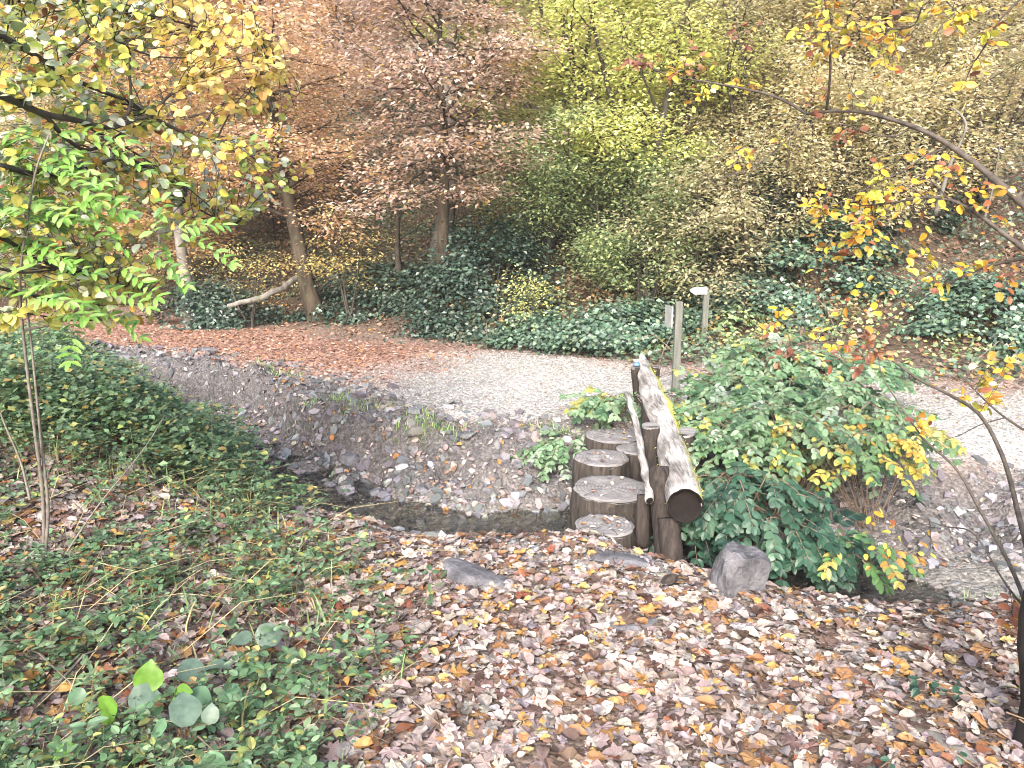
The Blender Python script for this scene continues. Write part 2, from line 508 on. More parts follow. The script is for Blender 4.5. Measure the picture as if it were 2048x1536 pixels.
def tmpl_blade(bend=.35, wd=.03):
    V = [(-wd, 0, 0), (wd, 0, 0), (-wd * .8, .4, bend * .12), (wd * .8, .4, bend * .12), (-wd * .5, .75, bend * .5), (wd * .5, .75, bend * .5), (0, .98, bend)]
    return np.array(V), np.array([(0, 1, 3), (0, 3, 2), (2, 3, 5), (2, 5, 4), (4, 5, 6)])

def tmpl_shard(seed):
    rs = np.random.RandomState(seed)
    n = 5
    a = np.sort(rs.rand(n)) * 2 * math.pi + rs.rand()
    a = np.arange(n) / n * 2 * math.pi + rs.rand(n) * .7
    r = .5 * (.7 + .5 * rs.rand(n))
    T = np.stack([np.cos(a) * r, np.sin(a) * r * .7, np.full(n, .13) + rs.rand(n) * .12], 1)
    B = np.stack([np.cos(a) * r * 1.12, np.sin(a) * r * .78, -np.full(n, .16)], 1)
    V = np.concatenate([T, B])
    fs = [(0, i, i + 1) for i in range(1, n - 1)]
    for i in range(n):
        j = (i + 1) % n
        fs += [(i, n + i, n + j), (i, n + j, j)]
    return V, np.array(fs)

TM = {'rhomb': [tmpl_rhomb(.3, .07, .1), tmpl_rhomb(.26, -.05, .15)],
      'rhombw': [tmpl_rhomb(.4, .08, .1), tmpl_rhomb(.36, -.06, .14)],
      'oval': [tmpl_oval(.33, .05, .1), tmpl_oval(.3, .1, .18), tmpl_oval(.36, -.04, .08)],
      'ovalw': [tmpl_oval(.42, .06, .14), tmpl_oval(.4, .02, .22)],
      'lance': [tmpl_oval(.2, .04, .12), tmpl_oval(.18, .02, .2)],
      'dead': [tmpl_oval(.34, .06, .1, .3), tmpl_oval(.27, -.05, -.1, -.35), tmpl_oval(.3, .12, .2, .1), tmpl_oval(.38, .02, -.05, .5)],
      'maple': [tmpl_maple(.4, 1), tmpl_maple(.8, 2), tmpl_maple(1.2, 3), tmpl_maple(-.8, 4), tmpl_maple(.6, 15), tmpl_maple(-.5, 26)],
      'blade': [tmpl_blade(.3), tmpl_blade(.6), tmpl_blade(.15)],
      'shard': [tmpl_shard(i) for i in range(6)]}

def basis(nrm, heading):
    """rotation matrices with Z = nrm and Y = heading projected"""
    nrm = nrm / (np.linalg.norm(nrm, axis=1)[:, None] + 1e-9)
    y = heading - nrm * np.sum(nrm * heading, 1)[:, None]
    y /= np.linalg.norm(y, axis=1)[:, None] + 1e-9
    x = np.cross(y, nrm)
    return np.stack([x, y, nrm], axis=2)          # columns

def rand_heading(n, rs=RS):
    a = rs.rand(n) * 2 * math.pi
    return np.stack([np.cos(a), np.sin(a), np.zeros(n)], 1)

def palette(n, cols, jit=.12, rs=RS):
    """cols: list of (weight, (r,g,b))"""
    wt = np.array([c[0] for c in cols], float); wt /= wt.sum()
    k = rs.choice(len(cols), n, p=wt)
    C = np.array([c[1] for c in cols])[k]
    v = 1 + (rs.rand(n, 1) - .5) * 2 * jit * 1.6
    return np.clip(C * v * (1 + (rs.rand(n, 3) - .5) * 2 * jit * .5), 0, .95), k

def scatter(kind, pos, R, size, col):
    """merged arrays for many template copies -> V, F, C"""
    T = TM[kind]
    Vs, Fs, Cs = [], [], []
    n0 = 0
    idx = np.arange(len(pos)) % len(T)
    for k, (tv, tf) in enumerate(T):
        m = idx == k
        n = int(m.sum())
        if not n: continue
        V = np.einsum('nij,vj->nvi', R[m], tv) * size[m][:, None, None] + pos[m][:, None, :]
        Fc = tf[None] + (np.arange(n) * len(tv))[:, None, None] + n0
        Vs.append(V.reshape(-1, 3)); Fs.append(Fc.reshape(-1, tf.shape[1]))
        Cs.append(np.repeat(col[m], len(tv), axis=0))
        n0 += n * len(tv)
    return np.concatenate(Vs), np.concatenate(Fs), np.concatenate(Cs)

def leaf_mesh(name, kind, pos, R, size, col, mat, origin=(0, 0, 0)):
    V, Fc, C = scatter(kind, pos, R, size, col)
    return mesh_np(name, V - np.array(origin), [Fc], mat, C)

_cache = {}
def parts_and_rest(parent, part, rest, kind, pos, R, size, col, mat, n=300, q=10, minz=.3):
    """n largest-in-view pieces as single objects, the remainder as one stuff part"""
    px, py, zc = proj(pos)
    vis = (px > -20) & (px < 2068) & (py > -20) & (py < 1556) & (zc > minz)
    score = np.where(vis, size / np.maximum(zc, .1), 0)
    order = np.argsort(-score)
    order = order[score[order] > 0][:n]
    sel = np.zeros(len(pos), bool); sel[order] = True
    org = np.array(parent.location)
    # quantise colours through nearest of q seeds
    if len(order):
        seeds = col[order][RS.choice(len(order), min(q, len(order)), replace=False)]
        for a in order:
            k = int(np.argmin(((seeds - col[a]) ** 2).sum(1)))
            t = int(a) % len(TM[kind])
            key = (part, id(mat), kind, t, tuple(np.round(seeds[k], 4)))
            me = _cache.get(key)
            if me is None:
                tv, tf = TM[kind][t]
                me = mesh_np(part, tv, [tf], mat, np.tile(seeds[k], (len(tv), 1)))
                _cache[key] = me
            o = bpy.data.objects.new(part, me)
            Mx = Matrix([[R[a][i][j] * size[a] for j in range(3)] + [pos[a][i] - org[i]] for i in range(3)] + [[0, 0, 0, 1]])
            o.matrix_basis = Mx
            link(o, parent)
    r = ~sel
    if r.any() and rest:
        # keep template assignment by index parity irrelevant
        o = mobj(rest, leaf_mesh(rest, kind, pos[r], R[r], size[r], col[r], mat, org), parent)
        o['kind'] = 'stuff'

# ------------------------------------------------------------------ terrain
def axis(lo, hi, flo, fhi, step, grow=1.16):
    a = list(np.arange(flo, fhi, step))
    s = step; v = a[-1]
    while v < hi:
        s *= grow; v += s; a.append(v)
    s = step; v = a[0]
    left = []
    while v > lo:
        s *= grow; v -= s; left.append(v)
    return np.array(left[::-1] + a)

gx = axis(-70, 70, -4.2, 4.6, .035)
gy = axis(-40, 75, 1.6, 9.6, .035)
GX, GY = np.meshgrid(gx, gy)
GZ = H(GX, GY)
S = polydist(GX, GY, STREAM)
HF = polydist(GX, GY, FOOT)

def path_mask(x, y):
    s = polydist(x, y, STREAM); h = polydist(x, y, FOOT)
    n = (fbm(x * 1.2, y * 1.2, 77) - .5)
    a = sstep(np.interp(x, [-3, -1.5], [.7, 1.0]), np.interp(x, [-3, -1.5], [1.05, 1.5]), s + n * .5) * sstep(.2, -.7, h + n * .8)
    b = sstep(-2.6, -.6, x + n * 1.5 - (y - 7.5) * .55)
    return a, a * b

def lerp(a, b, t):
    return a * (1 - t)[..., None] + np.array(b) * t[..., None]

C = np.zeros(GX.shape + (3,)) + np.array((.17, .13, .11))
C = lerp(C, (.09, .065, .045), sstep(0, 1, HF))
terr, gravel = path_mask(GX, GY)
C = lerp(C, (.32, .19, .14), terr * .9)
C = lerp(C, (.35, .345, .335), gravel)
bankm = sstep(.1, .3, S) * sstep(1.45, 1.0, S)
C = lerp(C, (.125, .115, .115), bankm)
bed = sstep(.45, .2, np.abs(S))
C = lerp(C, (.2, .19, .175), bed)
C *= (.75 + .5 * fbm(GX * 2.2, GY * 2.2, 91))[..., None]

nxg, nyg = len(gx), len(gy)
I = np.arange(nxg * nyg).reshape(nyg, nxg)
Q = np.stack([I[:-1, :-1], I[:-1, 1:], I[1:, 1:], I[1:, :-1]], -1).reshape(-1, 4)
Sc = S[:-1, :-1].ravel(); Hc = HF[:-1, :-1].ravel()
zone = np.where(Hc > 0, 3, np.where(Sc > 1.25, 2, np.where(Sc > .1, 1, 0)))
Vg = np.stack([GX, GY, GZ], -1).reshape(-1, 3); Cg = C.reshape(-1, 3)
GROUND = {}
for z, nm in ((0, 'ground'), (1, 'stream_bank'), (2, 'path'), (3, 'hillside')):
    q = Q[zone == z]
    u, inv = np.unique(q, return_inverse=True)
    me = mesh_np(nm, Vg[u], [inv.reshape(-1, 4)], M['ground'], Cg[u], True)
    GROUND[nm] = tag(mobj(nm, me), kind='structure')

# water ribbon following the bed
ss = np.array(STREAM[1:-1]); 
seg = np.linalg.norm(np.diff(ss, axis=0), axis=1); cum = np.concatenate([[0], np.cumsum(seg)])
tt = np.arange(0, cum[-1], .08)
cx = np.interp(tt, cum, ss[:, 0]); cy = np.interp(tt, cum, ss[:, 1])
tx = np.gradient(cx); ty = np.gradient(cy); L_ = np.hypot(tx, ty); nx_, ny_ = -ty / L_, tx / L_
cols_ = np.linspace(-.55, .5, 14)
WX = cx[:, None] + nx_[:, None] * cols_; WY = cy[:, None] + ny_[:, None] * cols_
WZ = WATER_Z + .004 * (fbm(WX * 9, WY * 9, 8) - .5)
wk_ = cx < 2.5
WX, WY, WZ = WX[wk_], WY[wk_], WZ[wk_] + .006 * np.sin(WX[wk_] * 31 + WY[wk_] * 17)
Vw = np.stack([WX, WY, WZ], -1).reshape(-1, 3)
Iw = np.arange(len(Vw)).reshape(WX.shape)
Qw = np.stack([Iw[:-1, :-1], Iw[1:, :-1], Iw[1:, 1:], Iw[:-1, 1:]], -1).reshape(-1, 4)
tag(mobj('stream', mesh_np('stream', Vw, [Qw], M['water'], None, True)), kind='structure')

# ------------------------------------------------------------------ fallen leaves
def normals_at(x, y, e=.04):
    hx = (H(x + e, y) - H(x - e, y)) / (2 * e); hy = (H(x, y + e) - H(x, y - e)) / (2 * e)
    n = np.stack([-hx, -hy, np.ones_like(hx)], 1)
    return n / np.linalg.norm(n, axis=1)[:, None]

def sample(n, x0, x1, y0, y1, dens=None, bias=0):
    x = RS.uniform(x0, x1, n); y = RS.uniform(y0, y1, n)
    if dens is not None:
        k = RS.rand(n) < dens(x, y)
        x, y = x[k], y[k]
    return x, y

LIT = [(30, (.46, .37, .34)), (20, (.38, .34, .345)), (18, (.6, .52, .47)), (12, (.22, .13, .095)), (7, (.62, .55, .48)), (10, (.48, .24, .085)), (6, (.64, .35, .07)), (3, (.36, .13, .06)), (8, (.14, .085, .07)), (2, (.6, .47, .14)), (8, (.3, .22, .18))]
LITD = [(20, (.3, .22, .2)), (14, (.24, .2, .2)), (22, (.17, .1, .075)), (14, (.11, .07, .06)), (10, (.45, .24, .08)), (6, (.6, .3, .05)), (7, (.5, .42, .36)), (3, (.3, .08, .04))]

def litter(x, y, pal, smin, smax, tilt, lift, kind):
    n = len(x)
    nr = normals_at(x, y) + RS.randn(n, 3) * tilt
    nr[:, 2] = np.abs(nr[:, 2]) + .15
    R = basis(nr, rand_heading(n))
    size = smin + (smax - smin) * RS.rand(n) ** 1.35
    z = H(x, y) + RS.rand(n) * lift + .004
    pos = np.stack([x, y, z], 1)
    pos -= R[:, :, 1] * (size * .45)[:, None]
    pos[:, 2] = np.maximum(pos[:, 2], z - .01)
    col, _ = palette(n, pal, .16)
    return pos, R, size, col

def near_dens(x, y):
    s = polydist(x, y, STREAM)
    return sstep(-.38, -.62, s) * (1 - .55 * np.exp(-((s + .8) / .35) ** 2) * sstep(-1.4, -.6, x) * sstep(.62, .42, fbm(x * 4, y * 4, 71, 3)))
def veg_mask(x, y):
    s = polydist(x, y, STREAM)
    n = fbm(x * 1.1, y * 1.1, 61, 3) - .5
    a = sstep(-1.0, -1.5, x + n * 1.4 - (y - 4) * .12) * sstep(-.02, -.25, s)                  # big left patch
    b = sstep(-.35, -.85, x + n * 1.2 + .12 * (y - 2.5)) * sstep(4.3, 3.6, y) * .8              # lower patch
    bare = sstep(4.6, 4.1, y) * sstep(3.2, 3.7, y) * sstep(-1.4, -1.9, x)                       # leafy gap by the sapling
    return np.clip(np.maximum(a, b) * (1 - .6 * bare), 0, 1)

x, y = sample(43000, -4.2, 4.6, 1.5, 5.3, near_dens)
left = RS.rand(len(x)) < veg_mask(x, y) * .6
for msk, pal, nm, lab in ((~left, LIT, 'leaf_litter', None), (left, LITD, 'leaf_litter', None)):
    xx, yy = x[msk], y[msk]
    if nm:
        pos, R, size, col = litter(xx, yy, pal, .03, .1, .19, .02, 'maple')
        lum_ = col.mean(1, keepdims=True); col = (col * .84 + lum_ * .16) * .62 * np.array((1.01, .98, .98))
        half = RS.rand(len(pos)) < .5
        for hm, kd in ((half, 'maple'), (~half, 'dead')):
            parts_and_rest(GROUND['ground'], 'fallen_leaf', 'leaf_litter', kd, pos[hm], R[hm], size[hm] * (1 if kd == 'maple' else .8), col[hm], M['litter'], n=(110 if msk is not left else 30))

# small leaves: bank foot, clearing, hill
BANKL = [(30, (.42, .35, .33)), (14, (.3, .27, .28)), (14, (.52, .44, .4)), (12, (.24, .15, .11)), (5, (.5, .24, .08))]
x, y = sample(9000, -4, 4.6, 4, 8, lambda x, y: sstep(.0, .25, polydist(x, y, STREAM)) * sstep(.95, .55, polydist(x, y, STREAM) + (fbm(x * 2, y * 2, 5) - .5) * .6) * (.35 + .65 * sstep(.3, -.6, x)))
pos, R, size, col = litter(x, y, BANKL, .03, .065, .3, .015, 'rhombw')
col = col * .75
o = mobj('leaf_litter', leaf_mesh('leaf_litter', 'dead', pos, R, size, col, M['litter']), GROUND['stream_bank']); o['kind'] = 'stuff'

RED = [(30, (.34, .205, .165)), (20, (.25, .145, .115)), (16, (.45, .28, .22)), (10, (.16, .09, .07)), (8, (.5, .36, .3)), (6, (.5, .22, .08))]
PALE = [(24, (.55, .5, .46)), (16, (.48, .41, .36)), (9, (.34, .25, .2)), (10, (.62, .58, .54)), (3, (.42, .25, .14))]
x, y = sample(60000, -8.5, 7.5, 5.6, 15, lambda x, y: path_mask(x, y)[0])
g = path_mask(x, y)[1]
keep = RS.rand(len(x)) > g * (.35 + .5 * sstep(.45, .6, fbm(x * 1.7, y * 3, 99, 3)))
x, y, g = x[keep], y[keep], g[keep]
isg = RS.rand(len(x)) < g * 1.1
pos, R, size, col = litter(x, y, RED, .035, .065, .25, .01, 'rhombw')
col2, _ = palette(len(x), PALE, .15)
col = np.where(isg[:, None], col2 * .76, col)
size *= np.where(isg, .62, 1)
o = mobj('leaf_litter', leaf_mesh('leaf_litter', 'rhombw', pos, R, size, col, M['litter']), GROUND['path']); o['kind'] = 'stuff'

HILLL = [(26, (.2, .115, .08)), (20, (.3, .19, .14)), (14, (.12, .075, .055)), (10, (.42, .3, .22)), (5, (.5, .26, .07))]
x, y = sample(105000, -16, 15, 7.2, 30, lambda x, y: sstep(-.2, .3, polydist(x, y, FOOT)) * np.clip(1.25 - (y - 8) * .045, .3, 1))
pos, R, size, col = litter(x, y, HILLL, .05, .09, .3, .02, 'rhombw')
o = mobj('leaf_litter', leaf_mesh('leaf_litter', 'rhombw', pos, R, size, col, M['litter']), GROUND['hillside']); o['kind'] = 'stuff'

# ------------------------------------------------------------------ stones
STC = [(30, (.25, .25, .27)), (24, (.17, .17, .185)), (10, (.38, .38, .4)), (10, (.13, .13, .14)), (6, (.36, .33, .3)), (4, (.55, .55, .57))]
def stones(x, y, smin, smax, p=2.5):
    n = len(x)
    nr = normals_at(x, y) + RS.randn(n, 3) * .28; nr[:, 2] = np.abs(nr[:, 2]) + .2
    R = basis(nr, rand_heading(n))
    size = smin + (smax - smin) * RS.rand(n) ** p
    pos = np.stack([x, y, H(x, y) + size * .04], 1)
    col, _ = palette(n, STC, .15)
    return pos, R, size, col
x, y = sample(46000, -5.5, 6, 3.6, 10, lambda x, y: sstep(.1, .3, polydist(x, y, STREAM)) * sstep(1.7, 1.15, polydist(x, y, STREAM)))
pos, R, size, col = stones(x, y, .012, .12, 6.5)
col = col * .72
parts_and_rest(GROUND['stream_bank'], 'slate_stone', 'gravel', 'shard', pos, R, size, col, M['stone'], n=240)
x, y = sample(11000, -5, 5.5, 3.4, 9, lambda x, y: sstep(.55, .3, np.abs(polydist(x, y, STREAM) + .1)))
pos, R, size, col = stones(x, y, .02, .13, 2.4)
pos[:, 2] += size * .12 * RS.rand(len(x)); col = col * .66
parts_and_rest(GROUND['ground'], 'slate_stone', 'gravel', 'shard', pos, R, size, col, M['stone'], n=50)
x, y = sample(22000, -2.4, 3.6, 3.2, 5, lambda x, y: sstep(-.3, -.5, polydist(x, y, STREAM)) * sstep(-1.5, -1.0, polydist(x, y, STREAM)))
pos, R, size, col = stones(x, y, .01, .045, 4)
o = mobj('gravel', leaf_mesh('gravel', 'shard', pos, R, size, col, M['stone']), GROUND['ground']); o['kind'] = 'stuff'
x, y = sample(26000, -2.5, 6.5, 5.6, 9.6, lambda x, y: path_mask(x, y)[1])
n = len(x); nr = normals_at(x, y) + RS.randn(n, 3) * .15
pos = np.stack([x, y, H(x, y) + .002], 1)
col, _ = palette(n, [(3, (.4, .395, .385)), (2, (.33, .325, .315)), (1, (.25, .235, .22))], .12)
size = RS.uniform(.012, .026, n)
o = mobj('gravel', leaf_mesh('gravel', 'shard', pos, basis(nr, rand_heading(n)), size, col, M['stone']), GROUND['path']); o['kind'] = 'stuff'

def rock(name, loc, dims, label, mat, seed, rotz=0, tilt=(0, 0), cuts=3, cat='stone', rough=.16):
    import bmesh
    rs = np.random.RandomState(seed)
    bm = bmesh.new()
    bmesh.ops.create_icosphere(bm, subdivisions=4, radius=1)
    planes = [(rs.randn(3), rs.uniform(.55, .85)) for _ in range(9)]
    planes.append((np.array([0, 0, 1.0]), .7))
    V = np.array([v.co[:] for v in bm.verts])
    for nrm, dd in planes:
        nrm = nrm / np.linalg.norm(nrm)
        k = V @ nrm
        V = V - np.where(k > dd, k - dd, 0)[:, None] * nrm * .93
    nn = V / (np.linalg.norm(V, axis=1)[:, None])
    d = fbm(V[:, 0] * 3 + V[:, 2] * 2.1, V[:, 1] * 3 - V[:, 2], seed) - .5
    d2 = fbm(V[:, 0] * 9 + V[:, 2] * 6.1, V[:, 1] * 9 - V[:, 2] * 3, seed + 5) - .5
    V = V + nn * (d * rough + d2 * rough * .5)[:, None]
    V = V * np.array(dims)
    for v, c in zip(bm.verts, V): v.co = c
    me = bpy.data.meshes.new(name); bm.to_mesh(me); bm.free()
    me.materials.append(mat)
    o = mobj(name, me, None, loc)
    o.rotation_euler = (tilt[0], tilt[1], rotz)
    return tag(o, label, cat)

p = GP(1490, 1195)
rock('boulder', (p[0], p[1] + .1, p[2] + .03), (.14, .14, .235), 'grey slate boulder standing upright in the leaves at the shrub foot', M['boulder'], 5, .4, (.1, .12), cat='boulder')
p = GP(985, 1165)
rock('rock_slab', (p[0], p[1], p[2] - .012), (.31, .14, .07), 'long flat grey rock slab sticking out of the fallen leaves near the stream', M['boulder'], 12, -.5, (-.05, .16), cat='rock', rough=.1)
p = GP(1334, 1172)
rock('stone', (p[0], p[1], p[2] + .025), (.062, .035, .026), 'small olive brown wedge stone on the leaves in front of the handrail', M['post_wood'], 22, .35, (0, -.3), rough=.1)
for k, (px, py, a, b, h, lab, sd_) in enumerate([
    (1255, 1252, .16, .07, .02, 'flat pale slate lying in the middle of the leaf covered foreground', 31),
    (1240, 1120, .2, .1, .03, 'broad flat step stone half buried in front of the lowest stump', 32),
    (1345, 1100, .1, .11, .08, 'dark angular step stone at the foot of the handrail posts', 33),
    (415, 703, .13, .06, .05, 'dark flat stone alone on the reddish leaf covered clearing', 34),
    (240, 722, .2, .1, .08, 'dark stone with pale chip at the left end of the stream', 35),
    (935, 873, .085, .06, .035, 'rounded pale grey stone just below the rim of the far bank', 36),
    (830, 865, .09, .06, .05, 'mossy yellowish stone beside the grass tuft on the bank rim', 37),
    (700, 925, .11, .08, .07, 'jutting grey stone with dark underside in the middle of the far bank', 38),
    (845, 985, .09, .06, .05, 'oblong grey stone low on the far bank near the water', 39),
    (1745, 1180, .09, .06, .03, 'grey slate on the gravel patch right of the boulder', 40),
    (1960, 1105, .07, .05, .03, 'pale blue grey stone on the right stream bank', 41),
    (870, 1025, .08, .04, .03, 'thin flat stone at the water edge left of the stumps', 42),
    (610, 1030, .12, .05, .02, 'flat bluish stone in the shallow water at the left', 43),
]):
    p = GP(px, py)
    rock('stone', (p[0], p[1], p[2] + h * .35), (a, b, h), lab, M['boulder'] if k not in (6,) else M['bark_grey'], sd_, RS.uniform(-.5, .5), (RS.uniform(-.1, .1), RS.uniform(-.1, .1)), rough=.12)

# ------------------------------------------------------------------ stepping stumps
def stump(px, py, z, width_m, label, zb=-.42, seed=0, sx=1.0, sy=1.0, tiltx=0.0, tilty=0.0):
    r = ray(px, py); t = (z - CAMZ) / r[2]
    c = r * t; cx, cy = c[0], c[1]
    rs = np.random.RandomState(seed)
    n = 44
    th = np.arange(n) / n * 2 * math.pi
    R0 = width_m / 2 * (1 + .035 * np.cos(2 * th + rs.rand() * 6) + .03 * np.cos(3 * th + rs.rand() * 6) + .018 * np.cos(7 * th + rs.rand() * 6) + .012 * rs.randn(n))
    root = empty('stepping_stump', (cx, cy, zb), label, 'stump', 'cut tree stumps set as stepping stones across the stream')
    rings = []
    for k, zz in enumerate(np.linspace(zb, z, 9)):
        q = 1 + .06 * (1 - k / 8) + .02 * rs.randn() * (k < 8)
        nz = .012 * rs.randn(n) * (k < 8)
        rr = R0 * q * (1 if k < 8 else .985) + nz * .5
        rings.append(np.stack([np.cos(th) * rr * sx, np.sin(th) * rr * sy, np.full(n, zz) + (np.cos(th) * tiltx + np.sin(th) * tilty) * (k / 8) ], 1))
    V = np.concatenate(rings)
    fs = [(i * n + j, i * n + (j + 1) % n, (i + 1) * n + (j + 1) % n, (i + 1) * n + j) for i in range(8) for j in range(n)]
    mobj('stump_side', mesh_np('stump_side', V - np.array([0, 0, zb]), [np.array(fs)], M['stump_side'], None, True), root)
    # top disc with rings and checks
    mb = []
    rr_ = [1.0, .93, .8, .62, .42, .2, .03]
    for q in rr_:
        a = R0 * q * .987
        zz = z + .004 + (np.cos(th) * tiltx + np.sin(th) * tilty) * q + (.0 if q == 1 else .004) - (.012 if q == 1 else 0) + .003 * rs.randn(n)
        mb.append(np.stack([np.cos(th) * a * sx, np.sin(th) * a * sy, zz], 1))
    V = np.concatenate(mb)
    fs = [(i * n + j, i * n + (j + 1) % n, (i + 1) * n + (j + 1) % n, (i + 1) * n + j) for i in range(len(rr_) - 1) for j in range(n)]
    me = mesh_np('cut_top', V - np.array([0, 0, zb]), [np.array(fs), np.arange((len(rr_) - 1) * n, len(rr_) * n)[None]], M['stump_top'], None, True)
    mobj('cut_top', me, root)
    ck = MB()
    for k in range(5):
        a = rs.rand() * 6.28; q0 = rs.uniform(.1, .3) * width_m; q1 = width_m * .48
        for (qa, qb) in ((q0, (q0 + q1) / 2), ((q0 + q1) / 2, q1)):
            pa = np.array([math.cos(a) * qa * sx, math.sin(a) * qa * sy]); a += rs.uniform(-.08, .08)
            pb_ = np.array([math.cos(a) * qb * sx, math.sin(a) * qb * sy]); nn2 = np.array([-math.sin(a), math.cos(a)]) * .0028
            zt_ = z + .0135
            ck.add([(cx + pa[0] - nn2[0] * .5, cy + pa[1] - nn2[1] * .5, zt_), (cx + pb_[0] - nn2[0], cy + pb_[1] - nn2[1], zt_ - .004), (cx + pb_[0] + nn2[0], cy + pb_[1] + nn2[1], zt_ - .004), (cx + pa[0] + nn2[0] * .5, cy + pa[1] + nn2[1] * .5, zt_)], [(0, 1, 2, 3)])
    ck.build('drying_cracks', M['bark_dark'], root)['kind'] = 'stuff'
    return cx, cy, z

ST = []
ST.append(stump(1210, 1051, -.02, .36, 'lowest cut stump nearest the camera ringed with fallen leaves', seed=1, sy=.95))
ST.append(stump(1224, 977, .05, .53, 'widest cut stump with round grey top, second from the camera', seed=2, sy=.95))
ST.append(stump(1204, 916, .1, .4, 'cut stump behind the widest one with its front face showing', seed=3))
ST.append(stump(1275, 898, .1, .3, 'stump with black cracked bark tucked behind the thin rail', seed=4, sy=1.1))
ST.append(stump(1225, 872, .11, .42, 'farthest flat stump level with the clearing edge', seed=5))

# scattered bits on stump tops
for i, (cx_, cy_, z_) in enumerate(ST):
    r_ = [.15, .2, .17, .1, .18][i]
    for k in range([16, 9, 12, 4, 12][i]):
        a, q = RS.rand() * 6.28, math.sqrt(RS.rand()) * r_
        pos = np.array([[cx_ + q * math.cos(a), cy_ + q * math.sin(a), z_ + .014]])
        nr = np.array([[0, 0, 1.0]]) + RS.randn(1, 3) * .15
        col, _ = palette(1, LIT, .1)
        kd = 'dead'
        t = RS.randint(4)
        tv, tf = TM[kd][t]
        Rm = basis(nr, rand_heading(1))[0]
        s_ = RS.uniform(.02, .045)
        o = mobj('fallen_leaf', mesh_np('fallen_leaf', (tv @ Rm.T) * s_, [tf], M['litter'], np.tile(col, (len(tv), 1))), None, pos[0])
        tag(o, 'small fallen leaf lying on top of a stepping stump', 'leaf', 'small leaves lying on the stump tops')

# ------------------------------------------------------------------ log handrail
hr = empty('log_handrail', PD(1335, 1128, 4.03), 'rustic handrail of one thick silvery mossy log laid between short posts beside the stumps', 'handrail')
hp = np.array(hr.location)
LOGP = [(1283, 711, 6.42), (1287, 728, 6.3), (1293, 750, 6.1), (1301, 780, 5.8), (1314, 815, 5.45), (1327, 845, 5.15), (1338, 872, 4.95), (1347, 905, 4.7), (1355, 940, 4.45), (1364, 975, 4.2), (1372, 1012, 3.96)]
LOGR = [.02, .045, .062, .085, .085, .08, .08, .094, .1, .102, .1]
pts = np.array(PT(LOGP)); 
def dense(pts, rr, m):
    t0 = np.linspace(0, 1, len(pts)); t1 = np.linspace(0, 1, m)
    return np.stack([np.interp(t1, t0, pts[:, i]) for i in range(3)], 1), np.interp(t1, t0, rr)
P2, R2 = dense(pts, LOGR, 60)
P2[:, 0] += (vnoise(np.arange(60) * .25, np.zeros(60), 3) - .5) * .015
n = 36
tan = np.gradient(P2, axis=0); tan /= np.linalg.norm(tan, axis=1)[:, None]
V = []; Cm = []
for i in range(60):
    t = tan[i]; u = np.cross(t, [0, 0, 1.0]); u /= np.linalg.norm(u); v = np.cross(u, t)   # u: towards -x ... v up
    th = np.arange(n) / n * 2 * math.pi
    rr = R2[i] * (1 + .13 * (fbm(np.cos(th) * 1.3 + 5, np.sin(th) * 1.3 + i * .09, 9) - .5) * 2 + .05 * (fbm(th * 3, np.full(n, i * .35), 19) - .5) * 2)
    knot = .25 * np.exp(-((i - 43) / 2.0) ** 2) * np.exp(-((th - 1.1) / .25) ** 2) + .3 * np.exp(-((i - 25) / 2.5) ** 2) * np.exp(-((th - 2.6) / .3) ** 2)
    rr = rr * (1 + knot)
    V.append(P2[i] + (np.cos(th) * rr)[:, None] * u + (np.sin(th) * rr)[:, None] * v)
    # moss on the right flank; u points: check sign so that +x flank gets the moss
    side = (np.cos(th) * u[0] * .88 + np.sin(th) * .48)
    ms = sstep(.66, .95, side) * .62 * np.interp(i / 59, [0, .12, .2, .6, .68, 1], [0, .4, 1.05, 1.0, .75, .8]) + .28 * sstep(.75, 1, -side) * (i > 38)
    Cm.append(np.repeat(ms[:, None], 3, 1))
V = np.concatenate(V); Cm = np.concatenate(Cm)
fs = [(i * n + j, (i + 1) * n + j, (i + 1) * n + (j + 1) % n, i * n + (j + 1) % n) for i in range(59) for j in range(n)]
logo = mobj('log', mesh_np('log', V - hp, [np.array(fs), np.arange(n)[None]], M['log'], Cm, True), hr)
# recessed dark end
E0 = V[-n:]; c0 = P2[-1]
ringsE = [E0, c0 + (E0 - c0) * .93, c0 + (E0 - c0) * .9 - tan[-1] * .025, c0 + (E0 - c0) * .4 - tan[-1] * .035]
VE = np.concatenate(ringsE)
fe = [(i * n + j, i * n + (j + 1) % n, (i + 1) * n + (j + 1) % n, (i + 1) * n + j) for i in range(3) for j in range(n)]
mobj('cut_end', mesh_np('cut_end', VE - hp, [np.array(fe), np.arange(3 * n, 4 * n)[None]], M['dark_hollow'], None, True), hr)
mb = MB()   # split bark sliver hanging at the right of the end
mb.tube(PT([(1392, 955, 4.25), (1399, 985, 4.1), (1404, 1012, 3.95)]), [.01, .014, .004], 5)
mb.build('bark_sliver', M['pole'], hr)
# moss tufts on the log
pos = []; nn_ = []
for _ in range(2600):
    i = RS.randint(8, 58); a = RS.randint(n)
    if Cm[i * n + a, 0] + RS.rand() * .5 > .72:
        pos.append(V[i * n + a] + RS.randn(3) * .004); nn_.append(V[i * n + a] - P2[i])
if pos:
    pos = np.array(pos); nn_ = np.array(nn_); nn_ /= np.linalg.norm(nn_, axis=1)[:, None]
    k = len(pos); Rm = basis(np.cross(nn_, rand_heading(k)) + 1e-3, nn_ + RS.randn(k, 3) * .4)
    col, _ = palette(k, [(3, (.34, .35, .07)), (2, (.22, .26, .07)), (1, (.42, .38, .14))], .15)
    o = mobj('moss', leaf_mesh('moss', 'rhomb', pos, Rm, RS.uniform(.008, .022, k), col, M['grass'], hp), hr); o['kind'] = 'stuff'

